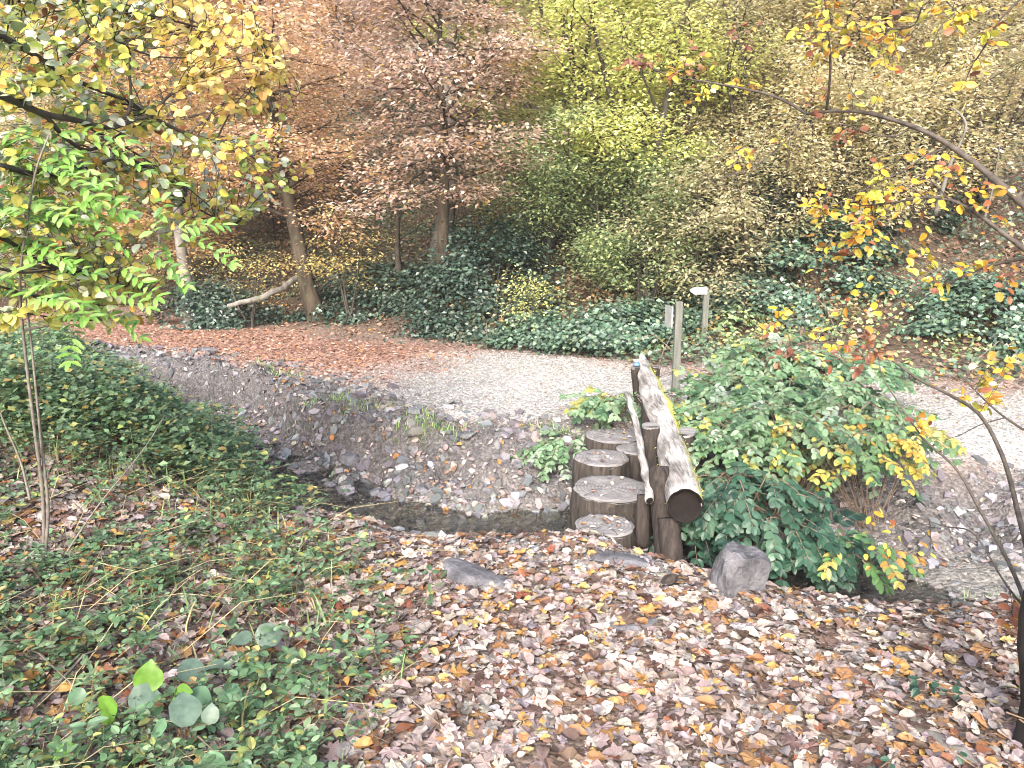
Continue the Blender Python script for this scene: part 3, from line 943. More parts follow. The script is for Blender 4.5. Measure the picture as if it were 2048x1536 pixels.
def post(pts, radii, top_tilt=0.0, n=14, name='post', wob=.09):
    P_ = np.array(PT(pts)); P_, r_ = dense(P_, radii, 12)
    mb = MB(); mb.tube(P_, r_, n, True, wob)
    return mb.build(name, M['post_wood'], hr, True)
def cap(px, py, d, r, tx=.0, ty=.0):
    c = PD(px, py, d); mb = MB(); n = 18
    th = np.arange(n) / n * 2 * math.pi
    V = np.stack([c[0] + np.cos(th) * r, c[1] + np.sin(th) * r, c[2] + np.cos(th) * tx + np.sin(th) * ty + .003], 1)
    V2 = V - np.array([0, 0, .015])
    mb.add(np.concatenate([V, V2]), [tuple(range(n))] + [(i, n + i, n + (i + 1) % n, (i + 1) % n) for i in range(n)])
    mb.build('post_top', M['stump_top'], hr)
post([(1302, 853, 4.95), (1306, 930, 4.88), (1312, 1000, 4.75), (1316, 1085, 4.6)], [.056, .058, .06, .065]); cap(1301, 851, 4.95, .057, .0, .004)
post([(1370, 868, 4.85), (1364, 940, 4.8), (1358, 1020, 4.7), (1352, 1090, 4.5)], [.062, .06, .062, .065]); cap(1371, 864, 4.85, .066, .012, .01)
post([(1318, 935, 4.3), (1326, 1010, 4.2), (1334, 1070, 4.12), (1337, 1132, 4.02)], [.06, .07, .075, .078])
post([(1336, 1036, 4.06), (1341, 1090, 4.02), (1344, 1140, 3.97)], [.06, .066, .068])
post([(1286, 990, 4.25), (1285, 1040, 4.22), (1284, 1092, 4.2)], [.036, .04, .042])
post([(1273, 736, 6.15), (1278, 790, 6.1), (1286, 860, 6.0)], [.046, .046, .05]); cap(1273, 735, 6.15, .047)
post([(1311, 735, 6.25), (1306, 790, 6.15), (1298, 860, 6.05)], [.04, .042, .045]); cap(1312, 733, 6.25, .041)
post([(1296, 800, 5.6), (1297, 850, 5.45), (1300, 930, 5.3)], [.05, .052, .056])
# thin rail on the left
mb = MB()
P_, r_ = dense(np.array(PT([(1254, 787, 5.75), (1262, 815, 5.5), (1271, 850, 5.2), (1280, 895, 4.85), (1288, 940, 4.5), (1296, 975, 4.28), (1299, 1000, 4.12)])), [.018, .021, .023, .025, .025, .027, .026], 22)
P_[:, 0] += (vnoise(np.arange(22) * .6, np.zeros(22), 5) - .5) * .02
mb.tube(P_, r_, 12, True, .08)
mb.build('side_rail', M['pole'], hr, True)
mb = MB(); c = PD(1299, 1001, 4.1); mb.tube([c, c + np.array([.002, -.006, -.002])], [.021, .019], 12); mb.build('rail_end', M['dark_hollow'], hr)
mb = MB()
for k in range(9):
    a = PD(1278 + RS.randn() * 4, 792 + RS.randn() * 8, 5.75); b = PD(1300 + RS.randn() * 5, 812 + RS.randn() * 6, 5.5)
    mb.tube([a, (a + b) / 2 + RS.randn(3) * .015 - [0, 0, .02], b], [.004, .004, .003], 4)
mb.build('frayed_bark', M['twig_grey'], hr)
# little blue cup on the far post
cp = PD(1273, 731, 6.15)
root = empty('paint_cap', cp, 'tiny blue cap with pinkish rim on top of the far left handrail post', 'cap')
mb = MB(); mb.tube([cp + [0, 0, .0], cp + [0, 0, .012], cp + [0, 0, .035]], [.03, .024, .018], 12); mb.build('blue_base', M['blue_paint'], root, True)
mb = MB(); mb.tube([cp + [0, 0, .035], cp + [0, 0, .048]], [.028, .031], 12); mb.build('rim', solid_mat('pink_rim', (.4, .3, .28), (.5, .4, .36), 20, .6, .1), root)

# ------------------------------------------------------------------ signs
b0 = GP(1350, 779); d0 = b0[1]
root = empty('trail_post', b0, 'square grey wooden trail post with a small board on its left side', 'signpost')
top = PD(1351, 603, d0)
mb = MB()
hgt = top[2] - b0[2]
mb.box(np.array([b0[0] + .002, b0[1], b0[2] + hgt / 2 - .1]), .068, .068, hgt + .2)
o = mb.build('post', M['sign_post'], root)
bv = o.modifiers.new('b', 'BEVEL'); bv.width = .006; bv.segments = 2
mb = MB()
c = PD(1339, 633, d0)
Rz = Matrix.Rotation(rad(-78), 3, 'Z')
mb.box(c + np.array([0, .03, 0]), .16, .014, .2, Rz)
o = mb.build('board', M['sign_grey'], root)
d0 = 9.2
top = PD(1410, 578, d0); bot = PD(1411, 668, d0); bot[2] = H(np.array([bot[0]]), np.array([bot[1]]))[0]
root = empty('finger_signpost', bot, 'distant slim post carrying a white arrow board pointing left above the ivy', 'signpost')
mb = MB(); mb.box((bot + top) / 2, .065, .05, (top - bot)[2]); mb.build('post', M['sign_post'], root)
a = PD(1414, 575, d0 - .04); b = PD(1380, 575, d0 - .04)
zt, zb_ = a[2] + .0, a[2] - .078
th_ = .022
xs = [(a[0], zt), (b[0] + .05, zt), (b[0], (zt + zb_) / 2), (b[0] + .05, zb_), (a[0], zb_)]
V = np.array([(x_, a[1] + q, z_) for q in (-th_ / 2, th_ / 2) for x_, z_ in xs])
mb = MB(); mb.add(V, [(0, 1, 2, 3, 4), (9, 8, 7, 6, 5)] + [(i, 5 + i, 5 + (i + 1) % 5, (i + 1) % 5) for i in range(5)])
mb.build('arrow_board', M['sign_white'], root)

# ------------------------------------------------------------------ fallen wood
def wood(name, pts, radii, label, cat, mat, n=8, extra=None, wob=.12):
    P0 = np.array(PT(pts)) if len(pts[0]) == 3 and not isinstance(pts[0], np.ndarray) else np.array(pts)
    root = empty(name, P0[0], label, cat)
    P_, r_ = dense(P0, radii, max(6, len(P0) * 4))
    P_[1:-1] += RS.randn(len(P_) - 2, 3) * np.mean(radii) * .25
    mb = MB(); mb.tube(P_, r_, n, True, wob); mb.build('trunk' if n > 7 else 'stem', mat, root, True)
    if extra:
        for e, er in extra:
            mb = MB(); mb.tube(PT(e), er, 5); mb.build('twig', mat, root, True)
    return root
wood('fallen_log', [(455, 612, 11.4), (520, 596, 11.5), (560, 578, 11.7), (595, 558, 12.0), (622, 549, 12.3)], [.03, .045, .045, .042, .04], 'long pale fallen trunk leaning up the left slope towards the tilted tree', 'log', M['bark_grey'], 9)
wood('fallen_branch', [(1385, 800, 6.7), (1410, 788, 6.8), (1440, 780, 6.95)], [.012, .018, .008], 'short dark dead branch on the gravel right of the trail post', 'branch', M['bark_dark'], 6)
g1, g2, g3 = GP(1715, 1370), GP(1810, 1440), GP(1990, 1560)
for q in (g1, g2, g3): q[2] -= .008
wood('dead_branch', [g1, g2, g3], [.014, .026, .032], 'grey barkless branch half buried in leaves at the bottom right', 'branch', M['bark_grey'], 9)
g1, g2 = GP(1905, 1215), GP(1985, 1235)
wood('dead_branch', [g1 + [0, 0, .02], (g1 + g2) / 2 + [0, 0, .03], g2 + [0, 0, .01]], [.02, .022, .012], 'short pale broken branch by the grassy stream edge at the right', 'branch', M['bark_grey'], 8)
g1 = GP(1960, 612); g2 = GP(1905, 625)
wood('dead_branch', [g1 + [0, 0, .15], (g1 + g2) / 2 + [0, 0, .15], g2 + [0, 0, .1]], [.05, .05, .02], 'whitish dead log on the leafy slope at the far right', 'log', M['bark_grey'], 8)
for k, (a, b, lab) in enumerate([((10, 1290), (170, 1420), 'long straight pale twig crossing the lower left leaves'), ((195, 1440), (245, 1545), 'dark twig leaning at the bottom left edge'),
                                 ((500, 1545), (565, 1420), 'tan dry stalk rising at the bottom of the green plants'), ((690, 1360), (830, 1230), 'thin brown stalk right of the leafy patch'),
                                 ((100, 1400), (240, 1310), 'thin dry twig beside the big round leaves'), ((760, 1400), (880, 1480), 'thin curved twig on the leaves left of centre')]):
    p0, p1 = GP(*a), GP(*b)
    m_ = (p0 + p1) / 2 + [0, 0, .09]
    root = empty('twig', p0, lab, 'twig')
    mb = MB(); mb.tube([p0 + [0, 0, .03], m_, p1 + [0, 0, .06]], [.0045, .004, .002], 5); mb.build('stem', M['twig_grey'], root)

# ------------------------------------------------------------------ trees
def rot_axis(v, ax, a):
    ax = ax / (np.linalg.norm(ax) + 1e-9)
    return v * math.cos(a) + np.cross(ax, v) * math.sin(a) + ax * np.dot(ax, v) * (1 - math.cos(a))

def grow(rs, h, r, lean=(0, 0), spread=1.8, lo=.25, nprim=16, el=(10, 30), sub=6, leaves=15000, lsize=.06, flat=.35, stems=1, taper=.6, shape=None, droop=.0, tip=.2):
    """returns wood MB, leaf pos, heading, normals (base at the origin)"""
    mb = MB()
    lp, lw = [], []
    for st in range(stems):
        if stems == 1:
            dx, dy = lean
        else:
            a = 2 * math.pi * (st + rs.rand() * .6) / stems
            q = rs.uniform(.12, .42)
            dx, dy = lean[0] + math.cos(a) * q, lean[1] + math.sin(a) * q
        hh = h * (1 if stems == 1 else rs.uniform(.75, 1.0))
        m = 9
        t = np.linspace(0, 1, m)
        P = np.stack([dx * hh * t + rs.randn(m).cumsum() * .012 * hh, dy * hh * t + rs.randn(m).cumsum() * .012 * hh, hh * t], 1)
        P[0] = (rs.randn() * .05 * (stems > 1), rs.randn() * .05 * (stems > 1), -.15)
        rr = r * (1 - t * .85) ; rr[0] *= 1.35
        mb.tube(P, rr, 9 if r > .05 else 6, False, .08)
        np_ = max(4, nprim // stems)
        for i in range(np_):
            f = lo + (1 - lo) * ((i + rs.rand() * .8) / np_)
            f = min(f, .985)
            base = np.array([np.interp(f, t, P[:, j]) for j in range(3)])
            az = i * 2.4 + rs.rand() * 1.2 + st
            u = (f - lo) / (1 - lo)
            prof = (shape(u) if shape else (math.sin(math.pi * (.15 + .8 * u)) ** .8 * .9 + .1))
            L = spread * prof * rs.uniform(.7, 1.15)
            e = rad(rs.uniform(*el)) * (.6 + .8 * u)
            d = np.array([math.cos(az) * math.cos(e), math.sin(az) * math.cos(e), math.sin(e)])
            k = 6
            Q = [base]
            dd = d.copy()
            for s in range(k - 1):
                dd = dd + rs.randn(3) * .1 + np.array([0, 0, -droop * .2 + tip * .05]); dd /= np.linalg.norm(dd)
                Q.append(Q[-1] + dd * L / (k - 1))
            Q = np.array(Q)
            br = max(.006, r * .34 * (1 - u * .6))
            mb.tube(Q, np.linspace(br, .003, k), 5, False)
            for s in range(sub):
                g = .18 + .8 * (s + rs.rand()) / sub
                b2 = np.array([np.interp(g, np.linspace(0, 1, k), Q[:, j]) for j in range(3)])
                side = 1 if s % 2 else -1
                d2 = rot_axis(d, np.array([0, 0, 1.0]), side * rs.uniform(.5, 1.2)); d2[2] = d2[2] * .5 + rs.uniform(-.12, .22)
                L2 = L * .42 * (1.15 - g) * rs.uniform(.7, 1.3) + .12
                e2 = b2 + d2 * L2
                mid = (b2 + e2) / 2 + rs.randn(3) * L2 * .06
                mb.tube([b2, mid, e2], [br * .35, br * .22, .002], 3, False)
                lp.append((b2, e2, L2))
            lp.append((Q[2], Q[-1], L * .6))
    wts = np.array([q[2] for q in lp]); wts /= wts.sum()
    kk = rs.choice(len(lp), leaves, p=wts)
    A = np.array([q[0] for q in lp]); B = np.array([q[1] for q in lp]); LL = np.array([q[2] for q in lp])
    tt = rs.rand(leaves) ** .8
    pos = A[kk] + (B - A)[kk] * tt[:, None] * 1.05
    off = rs.randn(leaves, 3) * np.array([1, 1, flat]) * (.07 + .16 * LL[kk])[:, None]
    pos = pos + off
    nr = np.stack([rs.randn(leaves) * .45, rs.randn(leaves) * .45, np.ones(leaves)], 1)
    hd = off + (B - A)[kk] * .3 + rs.randn(leaves, 3) * .05
    hd[:, 2] -= .08
    R = basis(nr, hd)
    size = rs.uniform(.75, 1.25, leaves) * lsize
    return mb, pos, R, size

PAL = {
 'rust': [(5, (.52, .37, .29)), (3, (.62, .48, .4)), (3, (.36, .25, .19)), (3, (.7, .6, .52)), (1, (.52, .34, .12))],
 'peach': [(5, (.66, .45, .29)), (3, (.72, .56, .42)), (3, (.5, .3, .17)), (2, (.78, .66, .52)), (1, (.64, .46, .12))],
 'orange': [(5, (.64, .42, .21)), (3, (.68, .53, .32)), (2, (.44, .26, .13)), (2, (.72, .62, .36))],
 'lime': [(5, (.64, .68, .24)), (4, (.74, .76, .34)), (2, (.45, .53, .2)), (2, (.7, .67, .34))],
 'green': [(5, (.3, .39, .2)), (3, (.4, .47, .23)), (3, (.2, .28, .15)), (1, (.52, .54, .24))],
 'teal': [(5, (.14, .23, .17)), (3, (.2, .3, .2)), (3, (.08, .15, .11)), (1, (.3, .38, .2))],
 'straw': [(5, (.72, .62, .4)), (3, (.8, .72, .52)), (3, (.58, .49, .28)), (2, (.54, .53, .28)), (1, (.76, .68, .25))],
 'olive': [(5, (.48, .45, .27)), (3, (.56, .51, .33)), (2, (.34, .34, .2)), (2, (.6, .52, .36))],
 'plum': [(5, (.48, .38, .33)), (3, (.58, .48, .42)), (3, (.34, .26, .22)), (1, (.6, .5, .36))],
 'gold': [(5, (.66, .53, .2)), (3, (.56, .53, .22)), (2, (.7, .62, .32)), (2, (.52, .38, .16))],
}
_protos = {}
def tree(px, py, d, h, pal, label, cat='tree', group=None, seed=0, mat='bark_brown', r=.09, name='tree', leafmat='foliage', key=None, rotz=None, sc=None, base=None, kind='rhomb', **kw):
    """px,py,d: if py is None the base is on the terrain below photo column px at distance d"""
    if base is None:
        xx = (px - 1024) / F * d * 1.0
        zc_guess = d * math.cos(PITCH) + .6
        for _ in range(6):
            z_ = float(H(np.array([xx]), np.array([d]))[0])
            zc_guess = d * math.cos(PITCH) - (z_ - CAMZ) * math.sin(PITCH)
            xx = (px - 1024) / F * zc_guess
        base = np.array([xx, d, z_])
    if key and key in _protos:
        w_me, c_me = _protos[key]
    else:
        rs = np.random.RandomState(seed + 100)
        mb, pos, R, size = grow(rs, h, r, **kw)
        col, _ = palette(len(pos), PAL[pal] if isinstance(pal, str) else pal, .14, rs)
        w_me = mb.mesh('trunk', M[mat], smooth=True)
        c_me = leaf_mesh('crown', kind, pos, R, size, col, M[leafmat])
        if key: _protos[key] = (w_me, c_me)
    root = empty(name, base, label, cat, group)
    if rotz is not None: root.rotation_euler[2] = rotz
    if sc is not None: root.scale = (sc, sc, sc)
    mobj('trunk', w_me, root); mobj('crown', c_me, root)
    return root

tree(853, None, 10.7, 4.7, 'rust', 'rust brown beech with layered twigs, its slim forked trunk at the clearing edge', name='beech_tree', seed=1, r=.105, spread=1.75, lo=.34, nprim=38, el=(-16, 42), sub=8, leaves=15500, lsize=.074, flat=.4)
tree(872, None, 13.2, 7.5, 'plum', 'tall pale trunked beech directly behind the slim rust brown one', name='beech_tree', seed=2, mat='bark_grey', r=.15, spread=2.1, lo=.42, nprim=26, el=(5, 40), sub=7, leaves=13000, lsize=.07, flat=.25)
tree(640, None, 12.0, 5.0, 'peach', 'peach coloured tree whose bare trunk tilts left above the fallen log', name='beech_tree', seed=3, r=.13, lean=(-.17, .0), spread=1.8, lo=.28, nprim=34, el=(-20, 40), sub=8, leaves=14000, lsize=.074, flat=.45)
tree(385, None, 12.2, 5.2, 'orange', 'orange leaved tree with grey trunk behind the lime green leaflets', seed=4, mat='bark_grey', r=.1, spread=1.9, lo=.38, nprim=24, el=(0, 35), sub=7, leaves=12000, lsize=.078)
tree(803, None, 12.0, 3.2, 'teal', 'thin dark sapling with sparse leaves left of the rust brown beech', 'sapling', seed=5, mat='bark_dark', r=.055, spread=1.0, lo=.3, nprim=14, el=(10, 50), sub=5, leaves=2600, lsize=.055)
tree(1275, None, 11.2, 4.6, 'lime', 'big yellow green multi stemmed maple left of the white arrow sign', name='field_maple', seed=6, mat='bark_dark', r=.08, lean=(-.2, -.05), stems=6, spread=1.5, lo=.3, nprim=42, el=(20, 60), sub=7, leaves=23000, lsize=.068, flat=.7)
tree(1105, None, 12.3, 5.0, 'lime', 'lighter yellow green tree filling the gap beside the rust brown beech', name='field_maple', seed=7, mat='bark_dark', r=.06, stems=3, spread=1.5, lo=.3, nprim=26, el=(15, 60), sub=7, leaves=16000, lsize=.068, flat=.6)
tree(1085, None, 11.4, 2.6, 'green', 'rounded dull green bush in front of the yellow green trees', 'bush', name='bush', seed=8, mat='bark_dark', r=.04, stems=4, spread=1.1, lo=.15, nprim=30, el=(5, 60), sub=6, leaves=15000, lsize=.055, flat=.7)
tree(1240, None, 10.9, 2.0, 'green', 'low green bush under the arching dark stems', 'bush', name='bush', seed=9, mat='bark_dark', r=.035, stems=4, spread=1.0, lo=.15, nprim=26, el=(5, 50), sub=6, leaves=11000, lsize=.055, flat=.7)
tree(1052, None, 15.5, 7.5, 'olive', 'pale smooth trunk rising through the yellow green foliage', seed=10, mat='bark_grey', r=.14, spread=2.1, lo=.5, nprim=20, el=(15, 50), sub=6, leaves=9000, lsize=.075)
tree(1500, None, 11.2, 3.7, 'olive', 'olive brown bush above the dark hollow right of the arrow sign', 'bush', name='bush', seed=11, mat='bark_dark', r=.05, stems=5, spread=1.4, lo=.28, nprim=34, el=(15, 60), sub=6, leaves=15000, lsize=.055, flat=.6)
tree(1430, None, 12.8, 5.6, 'straw', 'straw yellow tree behind the upright bare stem near centre right', seed=12, r=.08, mat='bark_dark', stems=2, spread=1.8, lo=.3, nprim=26, el=(10, 50), sub=7, leaves=15000, lsize=.075, flat=.5)
tree(1700, None, 12.3, 5.2, 'straw', 'broad straw yellow tree behind the arching overhead branch', seed=13, r=.08, mat='bark_dark', stems=3, spread=2.0, lo=.3, nprim=32, el=(10, 50), sub=7, leaves=19000, lsize=.075, flat=.5)
tree(1790, None, 10.6, 2.6, 'olive', 'thicket of thin dark stems with few leaves on the right slope', 'bush', name='bush', seed=14, mat='bark_dark', r=.025, stems=9, spread=.8, lo=.35, nprim=36, el=(25, 70), sub=5, leaves=6000, lsize=.05, flat=.7)
tree(1293, None, 11.9, 3.9, 'straw', 'straight dark bare sapling stem standing inside the yellow green foliage', 'sapling', name='sapling', seed=15, mat='bark_dark', r=.045, spread=.8, lo=.6, nprim=10, el=(20, 60), sub=4, leaves=1500, lsize=.055)
tree(1950, None, 12.0, 5.4, 'straw', 'thin pale yellow tree at the far right above the ivy slope', seed=16, r=.06, mat='bark_dark', stems=2, spread=1.8, lo=.4, nprim=22, el=(10, 50), sub=6, leaves=11000, lsize=.06, flat=.5)
tree(1570, None, 11.9, 3.6, 'straw', 'low crowned straw yellow tree right of the dark hollow', seed=31, r=.05, mat='bark_dark', stems=3, spread=1.5, lo=.15, nprim=30, el=(5, 55), sub=6, leaves=13000, lsize=.07, flat=.6)
tree(1830, None, 11.2, 3.2, 'straw', 'straw yellow bush behind the second arching twig on the right slope', 'bush', name='bush', seed=32, r=.045, mat='bark_dark', stems=4, spread=1.4, lo=.15, nprim=30, el=(5, 55), sub=6, leaves=11000, lsize=.07, flat=.6)
tree(1960, None, 10.6, 2.4, 'olive', 'olive bush above the whitish dead log', 'bush', name='bush', seed=33, r=.04, mat='bark_dark', stems=4, spread=1.1, lo=.15, nprim=24, el=(5, 55), sub=6, leaves=7000, lsize=.065, flat=.6)
tree(1380, None, 12.0, 3.4, 'olive', 'olive yellow bush directly above the arrow sign', 'bush', name='bush', seed=34, r=.04, mat='bark_dark', stems=4, spread=1.3, lo=.12, nprim=28, el=(5, 55), sub=6, leaves=10000, lsize=.065, flat=.6)
for k_, (px_, d_, h_, pl_, lab_) in enumerate([(1395, 10.2, 2.3, 'olive', 'small olive bush just right of the trail post top'), (1500, 9.9, 2.1, 'olive', 'greyish olive bush over the black green hollow bush'), (1610, 10.1, 2.5, 'straw', 'thin straw yellow bush below the fork of the arching branch'),
                                             (1700, 9.9, 2.2, 'olive', 'olive bush behind the lower clusters of orange leaves'), (1790, 10.1, 2.3, 'straw', 'straw yellow bush in front of the thin stem thicket'), (1290, 10.4, 2.0, 'green', 'dull green bush behind the trail post at its left')]):
    tree(px_, None, d_, h_, pl_, lab_, 'bush', name='bush', seed=50 + k_, mat='bark_dark', r=.025, stems=5, spread=1.0, lo=.12, nprim=30, el=(10, 65), sub=6, leaves=6000, lsize=.06, flat=.7)
tree(700, None, 11.6, 1.6, 'gold', 'small golden yellow shrub between the tilted tree and the beech', 'shrub', name='shrub', seed=17, mat='bark_dark', r=.02, stems=3, spread=.7, lo=.3, nprim=12, el=(0, 40), sub=5, leaves=1100, lsize=.05)
tree(500, None, 11.8, 1.5, 'gold', 'low golden shrub above the fallen log', 'shrub', name='shrub', seed=18, mat='bark_dark', r=.02, stems=3, spread=.8, lo=.25, nprim=12, el=(0, 40), sub=5, leaves=900, lsize=.05)
tree(1062, None, 10.0, .8, 'lime', 'small bright yellow bush at the back edge of the clearing', 'shrub', name='shrub', seed=19, mat='bark_dark', r=.012, stems=4, spread=.32, lo=.2, nprim=16, el=(10, 60), sub=4, leaves=900, lsize=.045, flat=.8)

# upper slope: many young trees, each with its own trunk and crown
rs = np.random.RandomState(42)
kinds = ['orange', 'rust', 'plum', 'straw', 'olive', 'gold', 'peach', 'lime']
ADJ = {'orange': 'orange', 'rust': 'rust brown', 'plum': 'dull greyish brown', 'straw': 'straw coloured', 'olive': 'olive', 'gold': 'golden', 'peach': 'peach coloured', 'lime': 'yellow green'}
ZONES = [(-400, 'outside the upper left corner'), (0, 'behind the lime green leaflets at the left edge'), (200, 'behind the dark hanging branches'), (420, 'above the fallen pale trunk'), (600, 'above the tilted tree'), (740, 'left of the rust brown beech'),
         (860, 'just right of the rust brown beech'), (1000, 'in the gap above the pale smooth trunk'), (1130, 'above the yellow green maple'), (1300, 'above the trail post'), (1430, 'left of the arching branch fork'), (1600, 'under the arching branch fork'), (1760, 'above the thin stem thicket'), (1900, 'in the upper right corner')]
ROWS = ['on the lower slope', 'low in the stand', 'midway up the slope', 'in the upper stand', 'near the top', 'in the farthest row']
_lab = set()
for row, (d, n_, h) in enumerate([(13.5, 10, 3.4), (15.5, 11, 4.6), (18, 12, 5.2), (21, 13, 6), (25, 14, 7), (30, 15, 8)]):
    for i in range(n_):
        f = (i + .5 + rs.uniform(-.3, .3)) / n_
        px = -250 + f * 2550
        if d < 14 and 560 < px < 1000: continue
        if px < 450: k = rs.choice(['gold', 'orange', 'olive', 'orange'])
        elif px < 760: k = rs.choice(['orange', 'peach', 'rust', 'orange'])
        elif px < 1000: k = rs.choice(['plum', 'rust', 'plum', 'peach'])
        elif px < 1330: k = rs.choice(['plum', 'lime', 'olive', 'straw'])
        else: k = rs.choice(['straw', 'straw', 'olive', 'straw', 'plum'])
        v = rs.randint(2)
        key = (k, v)
        zn = [z_[1] for z_ in ZONES if z_[0] <= px][-1]
        lb_ = ADJ[k] + ' young tree ' + ROWS[row] + ' ' + zn
        lb_ = lb_ if lb_ not in _lab else 'second ' + lb_ + (' from the left' if len(lb_.split()) < 13 else '')
        _lab.add(lb_)
        tree(px, None, d + rs.uniform(-.9, .9), 5.2, k, lb_, 'tree', 'young trees crowding the upper slope', seed=200 + v + 10 * kinds.index(k), key=key, name='young_tree',
             mat='bark_grey' if v else 'bark_dark', r=.07, spread=1.9, lo=.12, nprim=34, el=(5, 50), sub=6, leaves=8500, lsize=.088, flat=.6, rotz=rs.rand() * 6.28, sc=h / 5.2 * rs.uniform(.85, 1.15), kind='rhombw')

# ------------------------------------------------------------------ evergreen ground cover on the slope
def mound(x, y):
    return np.clip(fbm(x * .9, y * .9, 55, 3) - .32, 0, 1) * 1.5 * sstep(-.1, .8, polydist(x, y, FOOT))
def ivy_dens(x, y):
    h = polydist(x, y, FOOT)
    n = fbm(x * .7, y * .7, 66, 3) - .5
    d = sstep(-.15, .25, h + n * .5)
    # the left leaf bank stays open close to its foot, and a leafy track climbs at the right
    leftopen = sstep(-.4, -1.6, x) * sstep(1.7, 1.0, h + n * 1.4)
    track = np.exp(-((x - (3.9 + (y - 7.5) * .55)) / .55) ** 2) * sstep(5.5, 3.5, h)
    return np.clip(d * (1 - leftopen) * (1 - .85 * track) * (1 - .75 * sstep(2.2, 5, h)), 0, 1)
x, y = sample(135000, -9, 10, 7, 18, ivy_dens)
mz = mound(x, y)
e = .1
mx_ = (mound(x + e, y) - mound(x - e, y)) / (2 * e); my_ = (mound(x, y + e) - mound(x, y - e)) / (2 * e)
n = len(x)
lay = RS.rand(n) ** .55
pos = np.stack([x, y, H(x, y) + .03 + mz * lay + RS.rand(n) * .1], 1)
nr = np.stack([-mx_, -my_ - .25, np.ones(n)], 1) + RS.randn(n, 3) * .45
IVY = [(5, (.055, .09, .065)), (4, (.085, .125, .095)), (3, (.03, .055, .04)), (2, (.14, .185, .15)), (1, (.17, .2, .1)), (.8, (.2, .15, .09))]
col, _ = palette(n, IVY, .16)
sp_ = sstep(.52, .6, fbm(x * 1.1, y * 1.1, 144, 3)); br_ = sstep(.6, .68, fbm(x * 1.6 + 7, y * 1.6, 155, 3)) * (RS.rand(n) < .6)
col = col * (1 + sp_[:, None] * np.array((.9, .7, .25))); col = col * (1 - br_[:, None]) + br_[:, None] * np.array((.2, .14, .09))
gr = sstep(0, 2, x) * sstep(9.8, 9.0, y)
col = col * (1 + gr[:, None] * np.array((.3, .45, .3)))
col = col * np.array((1.08, .97, .9))
o = mobj('ivy_ground_cover', leaf_mesh('ivy_ground_cover', 'rhombw', pos, basis(nr, rand_heading(n)), .03 + .065 * RS.rand(n) ** 1.2 * (1 - .25 * sp_), col, M['gloss_leaf']))
tag(o, 'dark glossy ivy and bramble leaves covering the foot of the slope', 'ivy', kind='stuff')

mb = MB()
for k in range(260):
    xx, yy = RS.uniform(-4.5, 7.5), RS.uniform(7.6, 12.5)
    if RS.rand() > ivy_dens(np.array([xx]), np.array([yy]))[0]: continue
    zz = float(H(np.array([xx]), np.array([yy]))[0]) + float(mound(np.array([xx]), np.array([yy]))[0]) * .8
    a = RS.rand() * 6.28; L = RS.uniform(.3, .9)
    b_ = np.array([xx, yy, zz - .05]); e_ = b_ + np.array([math.cos(a) * L, math.sin(a) * L, RS.uniform(-.05, .4)])
    m_ = (b_ + e_) / 2 + np.array([0, 0, RS.uniform(.08, .3)])
    mb.tube([b_, b_ * .6 + m_ * .4 + [0, 0, .05], m_, e_], [.006, .005, .004, .002], 4, False)
tag(mb.build('bramble_canes', M['twig_brown0']), 'thin arching canes rising out of the ivy on the slope', 'brambles', kind='stuff')

# bramble bushes with height, each its own thing
def mound_bush(px, d, rx, ry, hz, n, cols, label, seed, lsize=.065, name='bramble_bush', cat='bush', mat='gloss_leaf', kind='rhombw'):
    rs = np.random.RandomState(seed)
    xx = (px - 1024) / F * (d * math.cos(PITCH) + .3)
    z0 = float(H(np.array([xx]), np.array([d]))[0])
    root = empty(name, (xx, d, z0), label, cat)
    mb = MB(); tips = []
    for k in range(34):
        a = rs.rand() * 6.28; q = rs.rand() ** .5
        tip = np.array([xx + math.cos(a) * q * rx, d + math.sin(a) * q * ry, 0])
        tip[2] = float(H(tip[None, 0], tip[None, 1])[0]) + hz * (1 - q * q) * rs.uniform(.8, 1.25) + .04
        b = np.array([xx + math.cos(a) * q * rx * .3, d + math.sin(a) * q * ry * .3, z0 - .05])
        mid = (b + tip) / 2 + np.array([0, 0, hz * .25])
        mb.tube([b, mid, tip], [.01, .007, .003], 4, False)
        tips.append(tip)
    mb.build('stems', M['bark_dark'], root)
    tips = np.array(tips)
    k = rs.randint(len(tips), size=n)
    off = rs.randn(n, 3) * np.array([rx * .2, ry * .2, hz * .13]) * rs.uniform(.5, 1.2, (n, 1))
    pos = tips[k] + off
    g = H(pos[:, 0], pos[:, 1]); pos[:, 2] = np.maximum(pos[:, 2], g + .02)
    nr = np.stack([(pos[:, 0] - xx) / rx * .6, (pos[:, 1] - d) / ry * .6 - .15, np.ones(n)], 1) + rs.randn(n, 3) * .4
    col, _ = palette(n, cols, .16, rs)
    o = mobj('foliage', leaf_mesh('foliage', kind, pos, basis(nr, rand_heading(n, rs)), rs.uniform(.7, 1.25, n) * lsize, col, M[mat], np.array(root.location)), root); o['kind'] = 'stuff'
    return root
TEALP = [(5, (.075, .135, .095)), (3, (.13, .2, .145)), (2, (.04, .08, .055)), (1, (.2, .27, .17))]
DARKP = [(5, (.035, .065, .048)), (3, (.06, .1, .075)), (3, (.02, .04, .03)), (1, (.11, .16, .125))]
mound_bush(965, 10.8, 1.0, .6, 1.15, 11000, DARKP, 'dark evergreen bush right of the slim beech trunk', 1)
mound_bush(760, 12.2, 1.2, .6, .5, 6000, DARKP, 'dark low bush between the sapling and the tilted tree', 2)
mound_bush(1240, 9.5, .9, .5, .42, 8000, TEALP, 'fresh teal green bramble bush behind the far end of the handrail', 3)
mound_bush(1075, 9.9, .55, .35, .3, 3200, TEALP, 'small teal bramble bush at the back edge of the pale gravel', 4)
